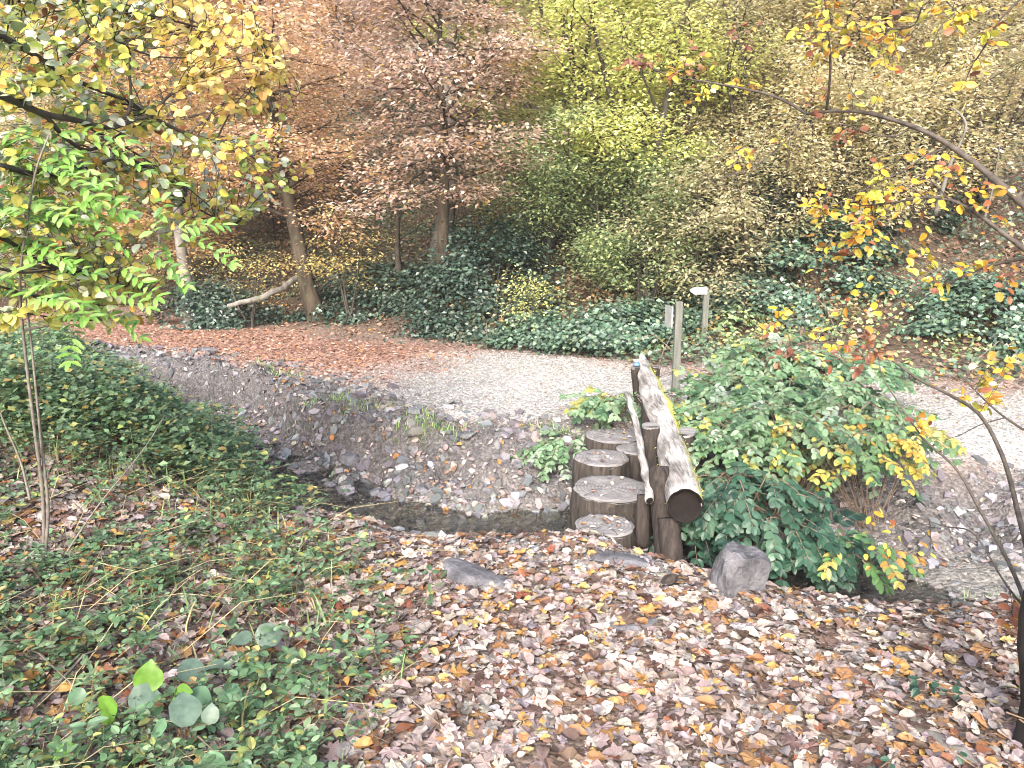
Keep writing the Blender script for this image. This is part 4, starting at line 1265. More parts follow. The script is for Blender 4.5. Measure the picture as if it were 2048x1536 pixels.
mound_bush(1440, 9.9, .75, .4, .4, 6000, TEALP, 'teal bramble bush around the slim arrow post', 5)
mound_bush(1600, 9.6, 1.1, .6, .6, 7500, TEALP, 'wide grey green bramble bush below the dark hollow', 6)
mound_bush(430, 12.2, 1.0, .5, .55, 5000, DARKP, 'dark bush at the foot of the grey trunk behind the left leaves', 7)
mound_bush(1960, 8.6, .8, .5, .55, 5000, TEALP, 'ivy clad hummock at the right edge above the track', 8)
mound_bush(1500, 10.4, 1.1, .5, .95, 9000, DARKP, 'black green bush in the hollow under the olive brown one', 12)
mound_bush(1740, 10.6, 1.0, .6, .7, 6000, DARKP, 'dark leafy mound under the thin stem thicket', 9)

# ------------------------------------------------------------------ broad leaved shrubs by the handrail
def spray_shrub(base, targets, label, cols, seed, nspray=100, lsize=.075, name='leafy_shrub', cat='shrub', nparts=300, kind='oval', pairs=7, hang=.5, stemn=9, mat='near_leaf', pitchf=.35):
    """targets: list of (centre xyz, radii xyz, weight) of the leaf masses; sprays arch out from the base and carry leaves in opposite rows"""
    rs = np.random.RandomState(seed)
    base = np.array(base, float)
    root = empty(name, base, label, cat)
    mb = MB()
    w_ = np.array([t[2] for t in targets], float); w_ /= w_.sum()
    P_, Rr, Sz, Cc = [], [], [], []
    for s in range(nspray):
        c, rd, _ = targets[rs.choice(len(targets), p=w_)]
        v = rs.randn(3); v /= np.linalg.norm(v); v[2] = abs(v[2]) * .9 if rs.rand() < .75 else v[2]
        v *= rs.uniform(.65, 1.0)
        st = np.array(c) + v * np.array(rd)
        out = v / (np.linalg.norm(v) + 1e-6) * np.array([1, 1, .4])
        dr = out * .8 + np.array([0, -.35, 0]) + rs.randn(3) * .35
        dr[2] = dr[2] * .4 - .12
        dr /= np.linalg.norm(dr)
        L = rs.uniform(.14, .3)
        npair = rs.randint(pairs - 2, pairs + 2)
        cur = st.copy(); dd = dr.copy(); line = [cur.copy()]
        ci = rs.rand()
        scol, _ = palette(1, cols, .05, rs); scol2, _ = palette(1, cols, .05, rs)
        for k in range(npair):
            dd = dd + np.array([0, 0, -hang * .16]) + rs.randn(3) * .04; dd /= np.linalg.norm(dd)
            cur = cur + dd * L / npair
            line.append(cur.copy())
            sz = lsize * (1 - .4 * abs(k / npair - .5)) * rs.uniform(.8, 1.2)
            side = np.cross(dd, [0, 0, 1.0]); side /= np.linalg.norm(side) + 1e-9
            up = np.cross(side, dd)
            for sg in (-1, 1):
                hd = side * sg * .85 + dd * .55 + np.array([0, 0, -.25]) + rs.randn(3) * .12
                nr = up + side * sg * .25 + rs.randn(3) * .32 + np.array([0, -pitchf, .25])
                P_.append(cur + rs.randn(3) * .004); Rr.append((nr, hd)); Sz.append(sz)
                Cc.append((scol if rs.rand() < .75 else scol2)[0] * (1 + rs.uniform(-.25, .25)))
        P_.append(cur.copy()); Rr.append((up + [0, -.2, .2], dd.copy())); Sz.append(lsize * .8); Cc.append(scol[0])
        mb.tube(line, np.linspace(.0035, .0012, len(line)), 3, False)
        if s % 3 == 0:
            mid = (base + st) / 2 + np.array([0, 0, .18]) + rs.randn(3) * .06
            k8 = 1.0 if nspray > 100 else .35
            mid = mid if nspray > 100 else (base + st) / 2
            mb.tube([base + rs.randn(3) * [.08, .08, .0] * k8, mid, st], [.008 * k8, .006 * k8, .0035 * k8], 4, False)
    mb.build('stems', M['twig_brown'], root)
    P_ = np.array(P_); nr = np.array([r_[0] for r_ in Rr]); hd = np.array([r_[1] for r_ in Rr])
    parts_and_rest(root, 'leaf', 'foliage', kind, P_, basis(nr, hd), np.array(Sz), np.clip(np.array(Cc) * .8, 0, .95), M[mat], n=nparts)
    return root
M['twig_brown'] = solid_mat('twig_brown', (.09, .06, .045), (.2, .15, .11), 30, .7, .2)
GRN = [(5, (.045, .12, .075)), (4, (.075, .165, .11)), (2, (.025, .07, .05)), (1, (.12, .23, .15))]
GRL = [(5, (.16, .29, .15)), (5, (.26, .4, .24)), (3, (.08, .17, .09)), (1.2, (.46, .48, .14)), (2, (.36, .46, .36))]  # raised light minty tones carry sky sheen in the leaf colour
YEL = [(4, (.58, .47, .1)), (3, (.42, .43, .12)), (1.5, (.55, .33, .07)), (8, (.16, .29, .13)), (1.5, (.7, .6, .25)), (2, (.1, .2, .12))]
def tgt(px, py, d, rx, ry, rz, w_): return (PD(px, py, d), (rx, ry, rz), w_)
bs = GP(1560, 1125)
spray_shrub(PD(1490, 1110, 4.45), [tgt(1500, 1010, 4.2, .34, .25, .2, 5), tgt(1440, 985, 4.5, .2, .2, .16, 2), tgt(1560, 1060, 4.1, .2, .18, .14, 2), tgt(1390, 1060, 4.25, .08, .1, .08, .5), tgt(1660, 1080, 4.1, .14, .12, .1, 1)],
            'dark green leafy clump hanging over the stream behind the boulder', GRN, 1, nspray=125, lsize=.064, hang=.8)
spray_shrub(PD(1560, 1050, 5.0), [tgt(1560, 870, 5.0, .55, .35, .25, 6), tgt(1450, 900, 4.9, .25, .25, .2, 3), tgt(1700, 850, 5.1, .4, .3, .22, 4), tgt(1420, 830, 5.4, .2, .2, .12, 1.5), tgt(1600, 790, 5.6, .6, .3, .14, 4)],
            'large fresh green shrub arching over the bank right of the thick log', GRL, 2, nspray=380, lsize=.058, hang=.45)
spray_shrub(PD(1740, 1080, 4.6), [tgt(1720, 920, 4.65, .3, .25, .16, 4), tgt(1640, 880, 4.7, .3, .2, .14, 2.5), tgt(1790, 870, 4.8, .28, .25, .14, 2.5)],
            'yellowing shrub with golden and green leaves above the stream', YEL, 3, nspray=85, lsize=.056, hang=.6)
spray_shrub(PD(1600, 760, 6.6), [tgt(1560, 720, 6.6, .55, .4, .2, 5), tgt(1700, 740, 6.4, .5, .35, .16, 3), tgt(1470, 770, 6.3, .3, .25, .12, 2)],
            'bright green shrub top behind the large one, facing the track', GRL, 4, nspray=280, lsize=.068, hang=.4, nparts=120)
spray_shrub(PD(1120, 905, 5.75), [tgt(1125, 885, 5.7, .17, .12, .08, 1)], 'low leafy plant on the bank left of the stumps', GRL, 5, nspray=26, lsize=.055, nparts=80, name='leafy_plant', cat='plant')
spray_shrub(PD(1245, 835, 6.1), [tgt(1235, 810, 6.0, .15, .12, .1, 2), tgt(1200, 800, 6.2, .08, .1, .06, 1)], 'leafy plant with a yellow leaf growing behind the thin rail', GRL, 6, nspray=32, lsize=.065, nparts=80, name='leafy_plant', cat='plant')
spray_shrub(PD(1735, 1130, 3.95), [tgt(1720, 1105, 3.9, .14, .1, .06, 2)], 'trailing green and orange sprig lying at the water edge', [(5, (.16, .32, .12)), (4, (.1, .22, .12)), (.6, (.6, .34, .08)), (.6, (.5, .45, .12))], 7, nspray=16, lsize=.06, nparts=100, name='leafy_plant', cat='plant')
spray_shrub(PD(1345, 790, 6.6), [tgt(1360, 800, 6.2, .2, .2, .06, 2), tgt(1400, 850, 5.6, .12, .15, .08, 1)], 'soft green plants around the foot of the trail post', GRL, 8, nspray=36, lsize=.05, nparts=60, name='leafy_plant', cat='plant')

# ------------------------------------------------------------------ near herb layer and grass
x, y = sample(44000, -5, 1.2, 1.5, 8.2, lambda x, y: veg_mask(x, y) * (.12 + .88 * sstep(.44, .58, fbm(x * 2.6, y * 2.6, 15, 3))) * sstep(7.5, 6, y) * sstep(-3.9, -2.6, x + (y - 5) * .0) ** .0)
HERB = [(5, (.1, .185, .09)), (4, (.16, .26, .15)), (2, (.05, .1, .05)), (2, (.22, .32, .18)), (1.4, (.32, .35, .12)), (.6, (.4, .3, .12))]
P_, Nn, Hd, Sz = [], [], [], []
for i in range(len(x)):
    k = RS.randint(3, 6)
    hgt_ = (.02 + .16 * RS.rand() ** 1.3) * (1.5 if y[i] > 4.0 else 1)
    a0 = RS.rand() * 6.28
    s_ = (.012 + .034 * RS.rand() ** 1.4) * (1.25 if y[i] > 4.5 else 1)
    for j in range(k):
        a = a0 + j * 6.28 / k
        dr = np.array([math.cos(a), math.sin(a), 0])
        P_.append((x[i] + dr[0] * .006, y[i] + dr[1] * .006, hgt_)); Nn.append((-dr[0] * .3, -dr[1] * .3, 1)); Hd.append(dr); Sz.append(s_)
P_ = np.array(P_); P_[:, 2] += H(P_[:, 0], P_[:, 1])
Nn = np.array(Nn) + RS.randn(len(P_), 3) * .25
col, _ = palette(len(P_), HERB, .15)
o = mobj('ground_herbs', leaf_mesh('ground_herbs', 'oval', P_, basis(Nn, np.array(Hd)), np.array(Sz), col, M['near_leaf']))
tag(o, 'mat of small round green herbs growing through the leaves at the left', 'plants', kind='stuff')

x, y = sample(17000, -6, -.9, 4.0, 8.9, lambda x, y: sstep(.05, -.2, polydist(x, y, STREAM)) * sstep(.0, -.3, x + .33 * y + (fbm(x * 1.4, y * 1.4, 33, 3) - .5) * .8) * sstep(4.1, 4.8, y) * (.25 + .75 * sstep(.38, .55, fbm(x * 2.7, y * 2.7, 133, 3))))
n = len(x); kk_ = 9
pt = np.repeat(np.stack([x, y], 1), kk_, 0) + RS.randn(n * kk_, 2) * .04
top_ = np.repeat(.2 + .5 * fbm(x * 2.1, y * 2.1, 88, 3) + .22 * sstep(-3.0, -4.0, x), kk_)
pz = H(pt[:, 0], pt[:, 1]) + top_ * RS.rand(n * kk_) ** .6
col, _ = palette(n * kk_, HERB, .17)
nr = np.stack([RS.randn(n * kk_) * .4, RS.randn(n * kk_) * .4 - .2, np.ones(n * kk_)], 1)
o = mobj('nettle_thicket', leaf_mesh('nettle_thicket', 'rhombw', np.column_stack([pt, pz]), basis(nr, rand_heading(n * kk_)), RS.uniform(.025, .06, n * kk_), col, M['near_leaf']))
tag(o, 'knee high green herb thicket on the near bank at the left', 'plants', kind='stuff')

def grass(x, y, lmin, lmax, cols, name, label, lean=.5, mat='grass'):
    n = len(x)
    a = RS.rand(n) * 6.28; q = RS.rand(n) * lean
    up = np.stack([np.cos(a) * q, np.sin(a) * q, np.ones(n)], 1)
    nr = np.stack([np.cos(a), np.sin(a), -q], 1)
    pos = np.stack([x, y, H(x, y) - .005], 1)
    col, _ = palette(n, cols, .15)
    o = mobj(name, leaf_mesh(name, 'blade', pos, basis(nr, up), RS.uniform(lmin, lmax, n), col, M[mat]))
    return tag(o, label, 'grass', kind='stuff')
GRASSC = [(4, (.16, .27, .1)), (3, (.24, .36, .14)), (2, (.4, .38, .2)), (1, (.1, .18, .07))]
x, y = sample(12000, -3.4, .2, 1.9, 7.5, lambda x, y: veg_mask(x, y) * sstep(.45, .62, fbm(x * 1.6 + 3, y * 1.6, 25, 3)))
gs_ = RS.rand(len(x)) < np.where(y < 3.9, .45, 1)
x, y = x[gs_], y[gs_]
grass(x, y, .06, .19, GRASSC, 'grass', 'long thin grass growing among the herbs on the near bank', .8)
x, y = sample(2600, 2.3, 4.6, 2.9, 4.1, lambda x, y: np.exp(-((x - 3.0) / .7) ** 2 - ((y - 3.55) / .22) ** 2))
grass(x, y, .04, .11, GRASSC, 'grass', 'sparse short grass at the right edge of the stream', .8)
for (px, py, n_, s_, lab) in [(860, 848, 260, .16, 'bright green grass tuft on the rim of the far bank'), (710, 812, 160, .25, 'thin strip of grass along the rim of the gravel clearing'), (540, 745, 160, .22, 'short green grass on the rounded corner of the bank'), (640, 800, 90, .18, 'small grass patch at the left corner of the gravel'), (1110, 858, 70, .12, 'few grass blades at the bank rim near the stumps')]:
    p = GP(px, py)
    xx = p[0] + RS.randn(n_) * s_; yy = p[1] + RS.randn(n_) * s_ * .35
    n = n_; a = RS.rand(n) * 6.28; q = RS.rand(n) * .9
    up = np.stack([np.cos(a) * q, np.sin(a) * q, np.ones(n)], 1); nr = np.stack([np.cos(a), np.sin(a), -q], 1)
    pos = np.stack([xx, yy, H(xx, yy) - .004], 1)
    col, _ = palette(n, [(3, (.3, .46, .14)), (2, (.2, .36, .12)), (1, (.4, .45, .2))], .15)
    rt = empty('grass_tuft', p, lab, 'grass tuft')
    o = mobj('blades', leaf_mesh('blades', 'blade', pos - p, basis(nr, up), RS.uniform(.05, .11, n), col, M['grass']), rt)
    o['kind'] = 'stuff'
spray_shrub(GP(2000, 1450), [tgt(1990, 1420, 2.35, .09, .1, .03, 1)], 'dark bramble sprig at the foot of the right edge tree', GRN, 21, nspray=5, pairs=4, lsize=.04, nparts=60, name='bramble_sprig', cat='bramble')
spray_shrub(GP(1830, 1530), [tgt(1830, 1500, 2.2, .1, .08, .03, 1)], 'dark green low sprig among leaves at the bottom right', GRN, 22, nspray=4, pairs=4, lsize=.035, nparts=60, name='bramble_sprig', cat='bramble')
# taller loose weeds standing in the herb layer
P_, Nn, Hd, Sz, Cc_ = [], [], [], [], []
mb = MB()
for k in range(900):
    xx, yy = RS.uniform(-3.6, -.2), RS.uniform(1.9, 5.8)
    if RS.rand() > veg_mask(np.array([xx]), np.array([yy]))[0] * .75: continue
    z0 = float(H(np.array([xx]), np.array([yy]))[0]); hh_ = RS.uniform(.08, .3) * (1.15 if yy > 4 else .8)
    b_ = np.array([xx, yy, z0]); e_ = b_ + np.array([RS.randn() * .09, RS.randn() * .09, hh_]); m_ = (b_ + e_) / 2 + RS.randn(3) * .015
    mb.tube([b_, m_, e_], [.0022, .0017, .0009], 3, False, col=(.16, .2, .08) if RS.rand() < .6 else (.2, .13, .08))
    c_, _ = palette(1, HERB, .15); npr = RS.randint(3, 7); ls_ = RS.uniform(.025, .055)
    for j in range(npr):
        u_ = .3 + .7 * j / npr; p_ = b_ * (1 - u_) + e_ * u_; a_ = RS.rand() * 6.28
        for sg in (0, math.pi):
            dr = np.array([math.cos(a_ + sg), math.sin(a_ + sg), RS.uniform(-.3, .3)])
            P_.append(p_); Nn.append(np.array([-dr[0] * .4, -dr[1] * .4 - .1, 1]) + RS.randn(3) * .25); Hd.append(dr); Sz.append(ls_ * RS.uniform(.6, 1.2)); Cc_.append(c_[0] * RS.uniform(.75, 1.25))
ow = mb.build('weed_stems', M['grass']); tag(ow, 'thin green and reddish stems of the loose weeds at the left', 'weeds', kind='stuff')
o = mobj('weed_leaves', leaf_mesh('weed_leaves', 'lance', np.array(P_), basis(np.array(Nn), np.array(Hd)), np.array(Sz), np.clip(np.array(Cc_), 0, .9), M['near_leaf']))
tag(o, 'narrow leaves of the loose weeds standing in the herbs at the left', 'weeds', kind='stuff')
# dry stalks lying over the left side
mb = MB()
for k in range(260):
    xx = RS.uniform(-2.6, -.1); yy = RS.uniform(1.9, 5.6)
    if RS.rand() > veg_mask(np.array([xx]), np.array([yy]))[0]: continue
    a = RS.uniform(-.5, .9) if RS.rand() < .6 else RS.rand() * 3.14; L = RS.uniform(.12, .55)
    z0 = float(H(np.array([xx]), np.array([yy]))[0]) + .01
    e = np.array([xx + math.cos(a) * L, yy + math.sin(a) * L, z0 + RS.uniform(0, .2)])
    m_ = (np.array([xx, yy, z0]) + e) / 2 + np.array([0, 0, RS.uniform(.02, .1)])
    mb.tube([np.array([xx, yy, z0]), m_, e], [.0022, .0018, .0008], 3, False, col=(.45, .38, .22) if RS.rand() < .7 else (.2, .14, .1))
o = mb.build('dry_stalks', M['grass']); tag(o, 'dry straw coloured stalks lying over the herbs at the left', 'stalks', kind='stuff')

# big round hazel leaves at the lower left, on their own sprouts
def sprout(base_px, leaves_, label, seed, cols):
    rs = np.random.RandomState(seed)
    b = GP(*base_px)
    root = empty('hazel_sprout', b, label, 'sprout')
    mb = MB()
    for (px, py, d, sz, hx, hy, hz, nx, nyy, nz, ci) in leaves_:
        p = PD(px, py, GP(px, py)[1] - .22)
        mb.tube([b, (b + p) / 2 + [0, 0, .05], p], [.004, .003, .0015], 4, False)
        tv, tf = tmpl_big(seed + int(px))
        Rm = basis(np.array([[nx, nyy, nz]], float) + rs.randn(1, 3) * .28, np.array([[hx, hy, hz]], float))[0]
        me = mesh_np('leaf', (tv @ Rm.T) * sz * .85, [tf], M['near_leaf'], np.tile(np.array(cols[ci]), (len(tv), 1)), True)
        mobj('leaf', me, root, p - b)
    mb.build('stem', M['twig_brown'], root)
def tmpl_big(seed):
    rs = np.random.RandomState(seed)
    n = 16
    V = [(0, .1, 0), (0, .35, -.02), (0, .65, -.04), (0, .92, -.1)]
    out = []
    for i in range(n):
        a = -math.pi / 2 + 2 * math.pi * (i + .5) / n
        rr = .5 * (1 + .06 * math.cos(2 * a)) * (1 + .05 * (i % 2)) * rs.uniform(.95, 1.05)
        out.append((math.cos(a) * rr * .88, .5 + math.sin(a) * rr, .05 * abs(math.cos(a)) + .03 * rs.randn() - .08 * max(0, math.sin(a)) ** 2))
    out[7] = (out[7][0] * .6, 1.04, -.1); out[8] = (out[8][0] * .6, 1.1, -.14)
    V = np.array(V + out)
    V[:, 2] += .12 * V[:, 0] ** 2 * rs.uniform(-1, 2.5) - .18 * (V[:, 1] - .4) ** 2
    fs = []
    for i in range(n):
        j = (i + 1) % n
        my = (V[4 + i][1] + V[4 + j][1]) / 2
        k = 0 if my < .22 else 1 if my < .5 else 2 if my < .8 else 3
        fs.append((k, 4 + i, 4 + j))
    for i in range(n):
        j = (i + 1) % n; k_ = (i - 1) % n
    # fill between spine points
    def kk(i):
        j = (i + 1) % n; my = (V[4 + i][1] + V[4 + j][1]) / 2
        return 0 if my < .22 else 1 if my < .5 else 2 if my < .8 else 3
    for i in range(n):
        a, b = kk((i - 1) % n), kk(i)
        if a != b: fs.append((a, 4 + i, b))
    return V, np.array(fs)
GC = [(.13, .27, .04), (.13, .2, .155), (.13, .25, .14), (.08, .17, .09)]
sprout((350, 1420), [(290, 1385, 2.75, .115, .2, .3, 1, -.1, -1, .3, 0), (345, 1395, 2.7, .09, .4, -.2, .3, 0, -.5, 1, 0), (352, 1345, 2.8, .12, 1, .2, .25, -.1, -.25, 1, 1), (405, 1340, 2.8, .11, 1, .15, .2, 0, -.35, 1, 1), (372, 1390, 2.72, .1, .9, -.2, -.1, 0, -.4, 1, 2)], 'hazel sprout with upright lime leaf and pale round leaves at the lower left', 1, GC)
sprout((260, 1470), [(235, 1415, 2.5, .12, -1, -.1, -.25, -.2, -.8, .8, 0), (255, 1400, 2.55, .11, 1, .1, .15, 0, -.4, 1, 1), (170, 1400, 2.6, .07, -.6, .2, .1, 0, -.3, 1, 3), (150, 1490, 2.4, .07, -.5, -.3, 0, 0, -.5, 1, 0)], 'hazel sprout with a bright lime leaf at the bottom left corner', 2, GC)
sprout((375, 1500), [(368, 1455, 2.45, .125, -.1, .5, .6, .1, -.8, .8, 1), (330, 1460, 2.5, .08, -.5, .1, .1, 0, -.5, 1, 2), (425, 1500, 2.4, .11, .1, -.6, -.5, 0, -1, .6, 2), (420, 1450, 2.45, .07, 0, .4, .8, .3, -1, .3, 1), (335, 1545, 2.25, .1, 1, -.1, .2, 0, -.5, 1, 2)], 'sprout with a single large grey green round leaf at the bottom left', 3, GC)
sprout((520, 1310), [(505, 1278, 2.95, .1, -1, 0, -.05, 0, -.3, 1, 1), (508, 1274, 2.95, .12, 1, .1, .1, 0, -.55, 1, 1), (470, 1340, 2.8, .09, 1, 0, -.1, 0, -.3, 1, 2), (440, 1385, 2.7, .1, .9, -.3, -.2, 0, -.4, 1, 2)], 'low sprout with two pale wing like leaves left of the leafy path', 4, GC)

# ------------------------------------------------------------------ overhanging branches
def smooth_line(pts, m):
    pts = np.array(pts, float)
    t0 = np.concatenate([[0], np.cumsum(np.linalg.norm(np.diff(pts, axis=0), axis=1))]); t0 /= t0[-1]
    t1 = np.linspace(0, 1, m)
    # Catmull-like via gradient
    g = np.gradient(pts, t0, axis=0)
    out = np.zeros((m, 3))
    for k, t in enumerate(t1):
        i = min(int(np.searchsorted(t0, t, side='right')) - 1, len(pts) - 2)
        h = t0[i + 1] - t0[i]; u = (t - t0[i]) / h
        out[k] = (2 * u ** 3 - 3 * u ** 2 + 1) * pts[i] + (u ** 3 - 2 * u ** 2 + u) * h * g[i] + (-2 * u ** 3 + 3 * u ** 2) * pts[i + 1] + (u ** 3 - u ** 2) * h * g[i + 1]
    return out

class Branchy:
    def __init__(s, root, mat):
        s.root = root; s.mat = mat; s.lines = []; s.P = []; s.N = []; s.Hd = []; s.S = []; s.C = []; s.tw = MB()
    def branch(s, pts, r0, r1, world=False, n=7):
        L = smooth_line(pts if world else PT(pts), max(8, len(pts) * 5))
        mb = MB(); mb.tube(L, np.linspace(r0, r1, len(L)), n, True, .06)
        mb.build('branch', s.mat, s.root, True)
        s.lines.append(L)
    def leaf(s, p, nr, hd, sz, col):
        s.P.append(p); s.N.append(nr); s.Hd.append(hd); s.S.append(sz); s.C.append(col)
    def twig_to(s, target, rs, nleaf, lsize, cols, spreadv=.35, maxd=1.2, r=.0022, droop=.3, facing=.5):
        allp = np.concatenate(s.lines)
        d = np.linalg.norm(allp - target, axis=1)
        i = int(np.argmin(d))
        if d[i] > maxd:
            target = allp[i] + (target - allp[i]) / d[i] * maxd
        a = allp[i]; v = target - a; L = np.linalg.norm(v) + 1e-6
        k = 6
        mid = a + v * .5 + rs.randn(3) * L * .08 + np.array([0, 0, .06 * L])
        ln = smooth_line([a, mid, target], k)
        s.tw.tube(ln, np.linspace(r * (1 + .8 * L), r * .45, k), 4, False)
        for j in range(nleaf):
            u = 1 - (j / nleaf) * min(1, .35 / L + .35)
            p = np.array([np.interp(u, np.linspace(0, 1, k), ln[:, q]) for q in range(3)])
            dd = v / L
            side = np.cross(dd, [0, 0, 1.0]); side /= np.linalg.norm(side) + 1e-9
            sg = 1 if j % 2 else -1
            hd = side * sg * .8 + dd * .6 + rs.randn(3) * .3 - np.array([0, 0, droop])
            nr = np.array([0, -facing, .8]) + rs.randn(3) * spreadv
            c, _ = palette(1, cols, .14, rs)
            s.leaf(p + hd * lsize * .2, nr, hd, lsize * rs.uniform(.7, 1.2), c[0])
    def finish(s, part='leaf', kind='oval', mat='near_leaf', n=300):
        s.tw.build('twigs', s.mat, s.root, True)['kind'] = 'stuff'
        if s.P:
            parts_and_rest(s.root, part, 'foliage', kind, np.array(s.P), basis(np.array(s.N), np.array(s.Hd)), np.array(s.S), np.clip(np.array(s.C) * .85, 0, .95), M[mat], n=n, q=14)

# ---- left beech: trunk outside the frame, branches reaching in
LB = [(5, (.55, .53, .1)), (5, (.36, .45, .11)), (5, (.4, .47, .33)), (3, (.64, .5, .12)), (1.5, (.58, .33, .08)), (3, (.56, .61, .52)), (2, (.24, .34, .12)), (1, (.36, .15, .06))]  # pale grey greens put the sky's reflection into the leaf colour
rs = np.random.RandomState(5)
tb = np.array([-3.1, 2.6, float(H(np.array([-3.1]), np.array([2.6]))[0])])
root = empty('overhanging_tree', tb, 'tree at the left with dark branches reaching in and many yellow green leaves', 'tree')
mb = MB(); mb.tube([tb + [0, 0, -.1], tb + [.0, .05, .8], tb + [.05, .1, 2], tb + [.1, .2, 4.4]], [.13, .11, .1, .07], 12, True, .08); mb.build('trunk', M['bark_dark'], root, True)
br = Branchy(root, M['bark_dark'])
T1 = tb + [.07, .12, 2.1]; T2 = tb + [.08, .15, 2.8]; T3 = tb + [.05, .1, 1.6]
br.branch([T1, PD(0, 190, 3.0), PD(40, 207, 3.1), PD(90, 228, 3.2), PD(150, 240, 3.3), PD(220, 255, 3.45), PD(270, 210, 3.5) * .0 + PD(300, 235, 3.6), PD(360, 262, 3.7), PD(430, 285, 3.85), PD(500, 312, 4.0)], .025, .004, True)
br.branch([PD(40, 207, 3.1), PD(60, 185, 3.1), PD(80, 180, 3.15), PD(130, 120, 3.3), PD(190, 60, 3.4)], .014, .004, True)
br.branch([PD(220, 255, 3.45), PD(250, 235, 3.5), PD(260, 150, 3.6), PD(255, 60, 3.7)], .008, .003, True)
br.branch([PD(300, 235, 3.6), PD(340, 190, 3.7), PD(385, 165, 3.8), PD(380, 90, 3.9)], .008, .003, True)
br.branch([T2, PD(-20, 60, 3.1), PD(70, 110, 3.3), PD(150, 160, 3.5), PD(210, 185, 3.6), PD(270, 210, 3.8), PD(310, 240, 3.9)], .025, .006, True)
br.branch([T2, PD(-10, -40, 3.4), PD(150, 0, 3.6), PD(300, 30, 3.9), PD(420, 60, 4.1)], .02, .004, True)
br.branch([PD(90, 228, 3.2), PD(130, 275, 3.3), PD(170, 300, 3.4), PD(205, 290, 3.5), PD(250, 262, 3.6), PD(290, 243, 3.7)], .01, .003, True)
br.branch([PD(430, 285, 3.85), PD(470, 210, 4.0), PD(520, 150, 4.1)], .005, .002, True)
br.branch([T3, PD(-10, 330, 3.0), PD(90, 350, 3.3), PD(170, 335, 3.5), PD(260, 320, 3.8), PD(340, 360, 4.0), PD(400, 420, 4.2), PD(470, 450, 4.4)], .02, .004, True)
br.branch([T3, PD(-10, 470, 3.1), PD(80, 520, 3.4), PD(180, 560, 3.8), PD(290, 590, 4.1)], .016, .004, True)
br.branch([PD(-60, 520, 3.0), PD(40, 545, 3.2), PD(130, 540, 3.4), PD(220, 560, 3.6), PD(310, 600, 3.9)], .006, .002, True)
br.branch([PD(-60, 620, 3.0), PD(40, 625, 3.2), PD(140, 640, 3.4), PD(230, 640, 3.6)], .005, .002, True)
br.branch([PD(-40, 560, 3.2), PD(60, 590, 3.4), PD(150, 600, 3.7), PD(230, 615, 4.0)], .006, .002, True)
br.branch([PD(150, 240, 3.3), PD(260, 300, 3.6), PD(380, 380, 3.9), PD(450, 440, 4.1)], .006, .002, True)
br.branch([PD(190, 60, 3.4), PD(300, 110, 3.7), PD(420, 110, 4.0), PD(520, 80, 4.2)], .005, .002, True)
def in_left(px, py):
    # outline of the foliage mass in the photo's upper left
    lim = np.interp(py, [0, 80, 180, 260, 330, 400, 450, 500, 560, 620, 660], [500, 600, 560, 620, 640, 560, 500, 350, 330, 330, 250])
    return px < lim
cntl = 0
while cntl < 800:
    px = rs.uniform(-80, 640); py = rs.uniform(-60, 655)
    if not in_left(px, py): continue
    if px > 360 and rs.rand() < .2: continue
    d = rs.uniform(3.0, 4.4) + px / 600 * .5
    cols = LB
    if py < 240 and 330 < px: cols = [(5, (.74, .55, .16)), (3, (.78, .66, .3)), (2, (.6, .52, .12)), (1, (.62, .36, .1))]
    if py > 520: cols = [(5, (.6, .56, .14)), (3, (.44, .48, .14)), (2, (.5, .52, .34)), (1, (.6, .34, .08))]
    br.twig_to(PD(px, py, d), rs, rs.randint(6, 10), .044, cols, maxd=.9, spreadv=.6)
    cntl += 1
br.finish('leaf', 'ovalw')

# ---- ash sapling with lime green pinnate leaves
rs = np.random.RandomState(8)
b = GP(88, 1135)
root = empty('ash_sapling', b, 'slender sapling at the left with lime green feathered leaves', 'sapling')
br = Branchy(root, M['twig_grey'])
dB = b[1]
br.branch([b, PD(86, 1000, dB), PD(68, 850, dB - .05), PD(50, 700, dB - .1), PD(40, 560, dB - .2), PD(58, 420, dB - .25), PD(75, 330, dB - .3), PD(98, 270, dB - .3)], .0095, .0035, True)
br.branch([b + [.0, 0, .0], PD(96, 1020, dB), PD(82, 880, dB), PD(70, 760, dB), PD(62, 680, dB + .05), PD(50, 560, dB + .1), PD(52, 470, dB + .1)], .0085, .003, True)
br.branch([PD(110, 1140, dB), PD(190, 1020, dB + .1), PD(300, 880, dB + .4), PD(330, 830, dB + .5)], .005, .002, True)
br.branch([PD(50, 660, dB), PD(130, 640, dB + .1), PD(170, 600, dB + .1), PD(240, 530, dB + .15), PD(310, 470, dB + .2), PD(345, 462, dB + .2)], .006, .002, True)
br.branch([PD(60, 1000, dB), PD(40, 920, dB + .1), PD(10, 850, dB + .1), PD(-30, 740, dB + .1)], .006, .003, True)
ASH = [(6, (.24, .46, .1)), (4, (.32, .54, .17)), (2, (.13, .28, .09)), (1, (.34, .42, .12))]
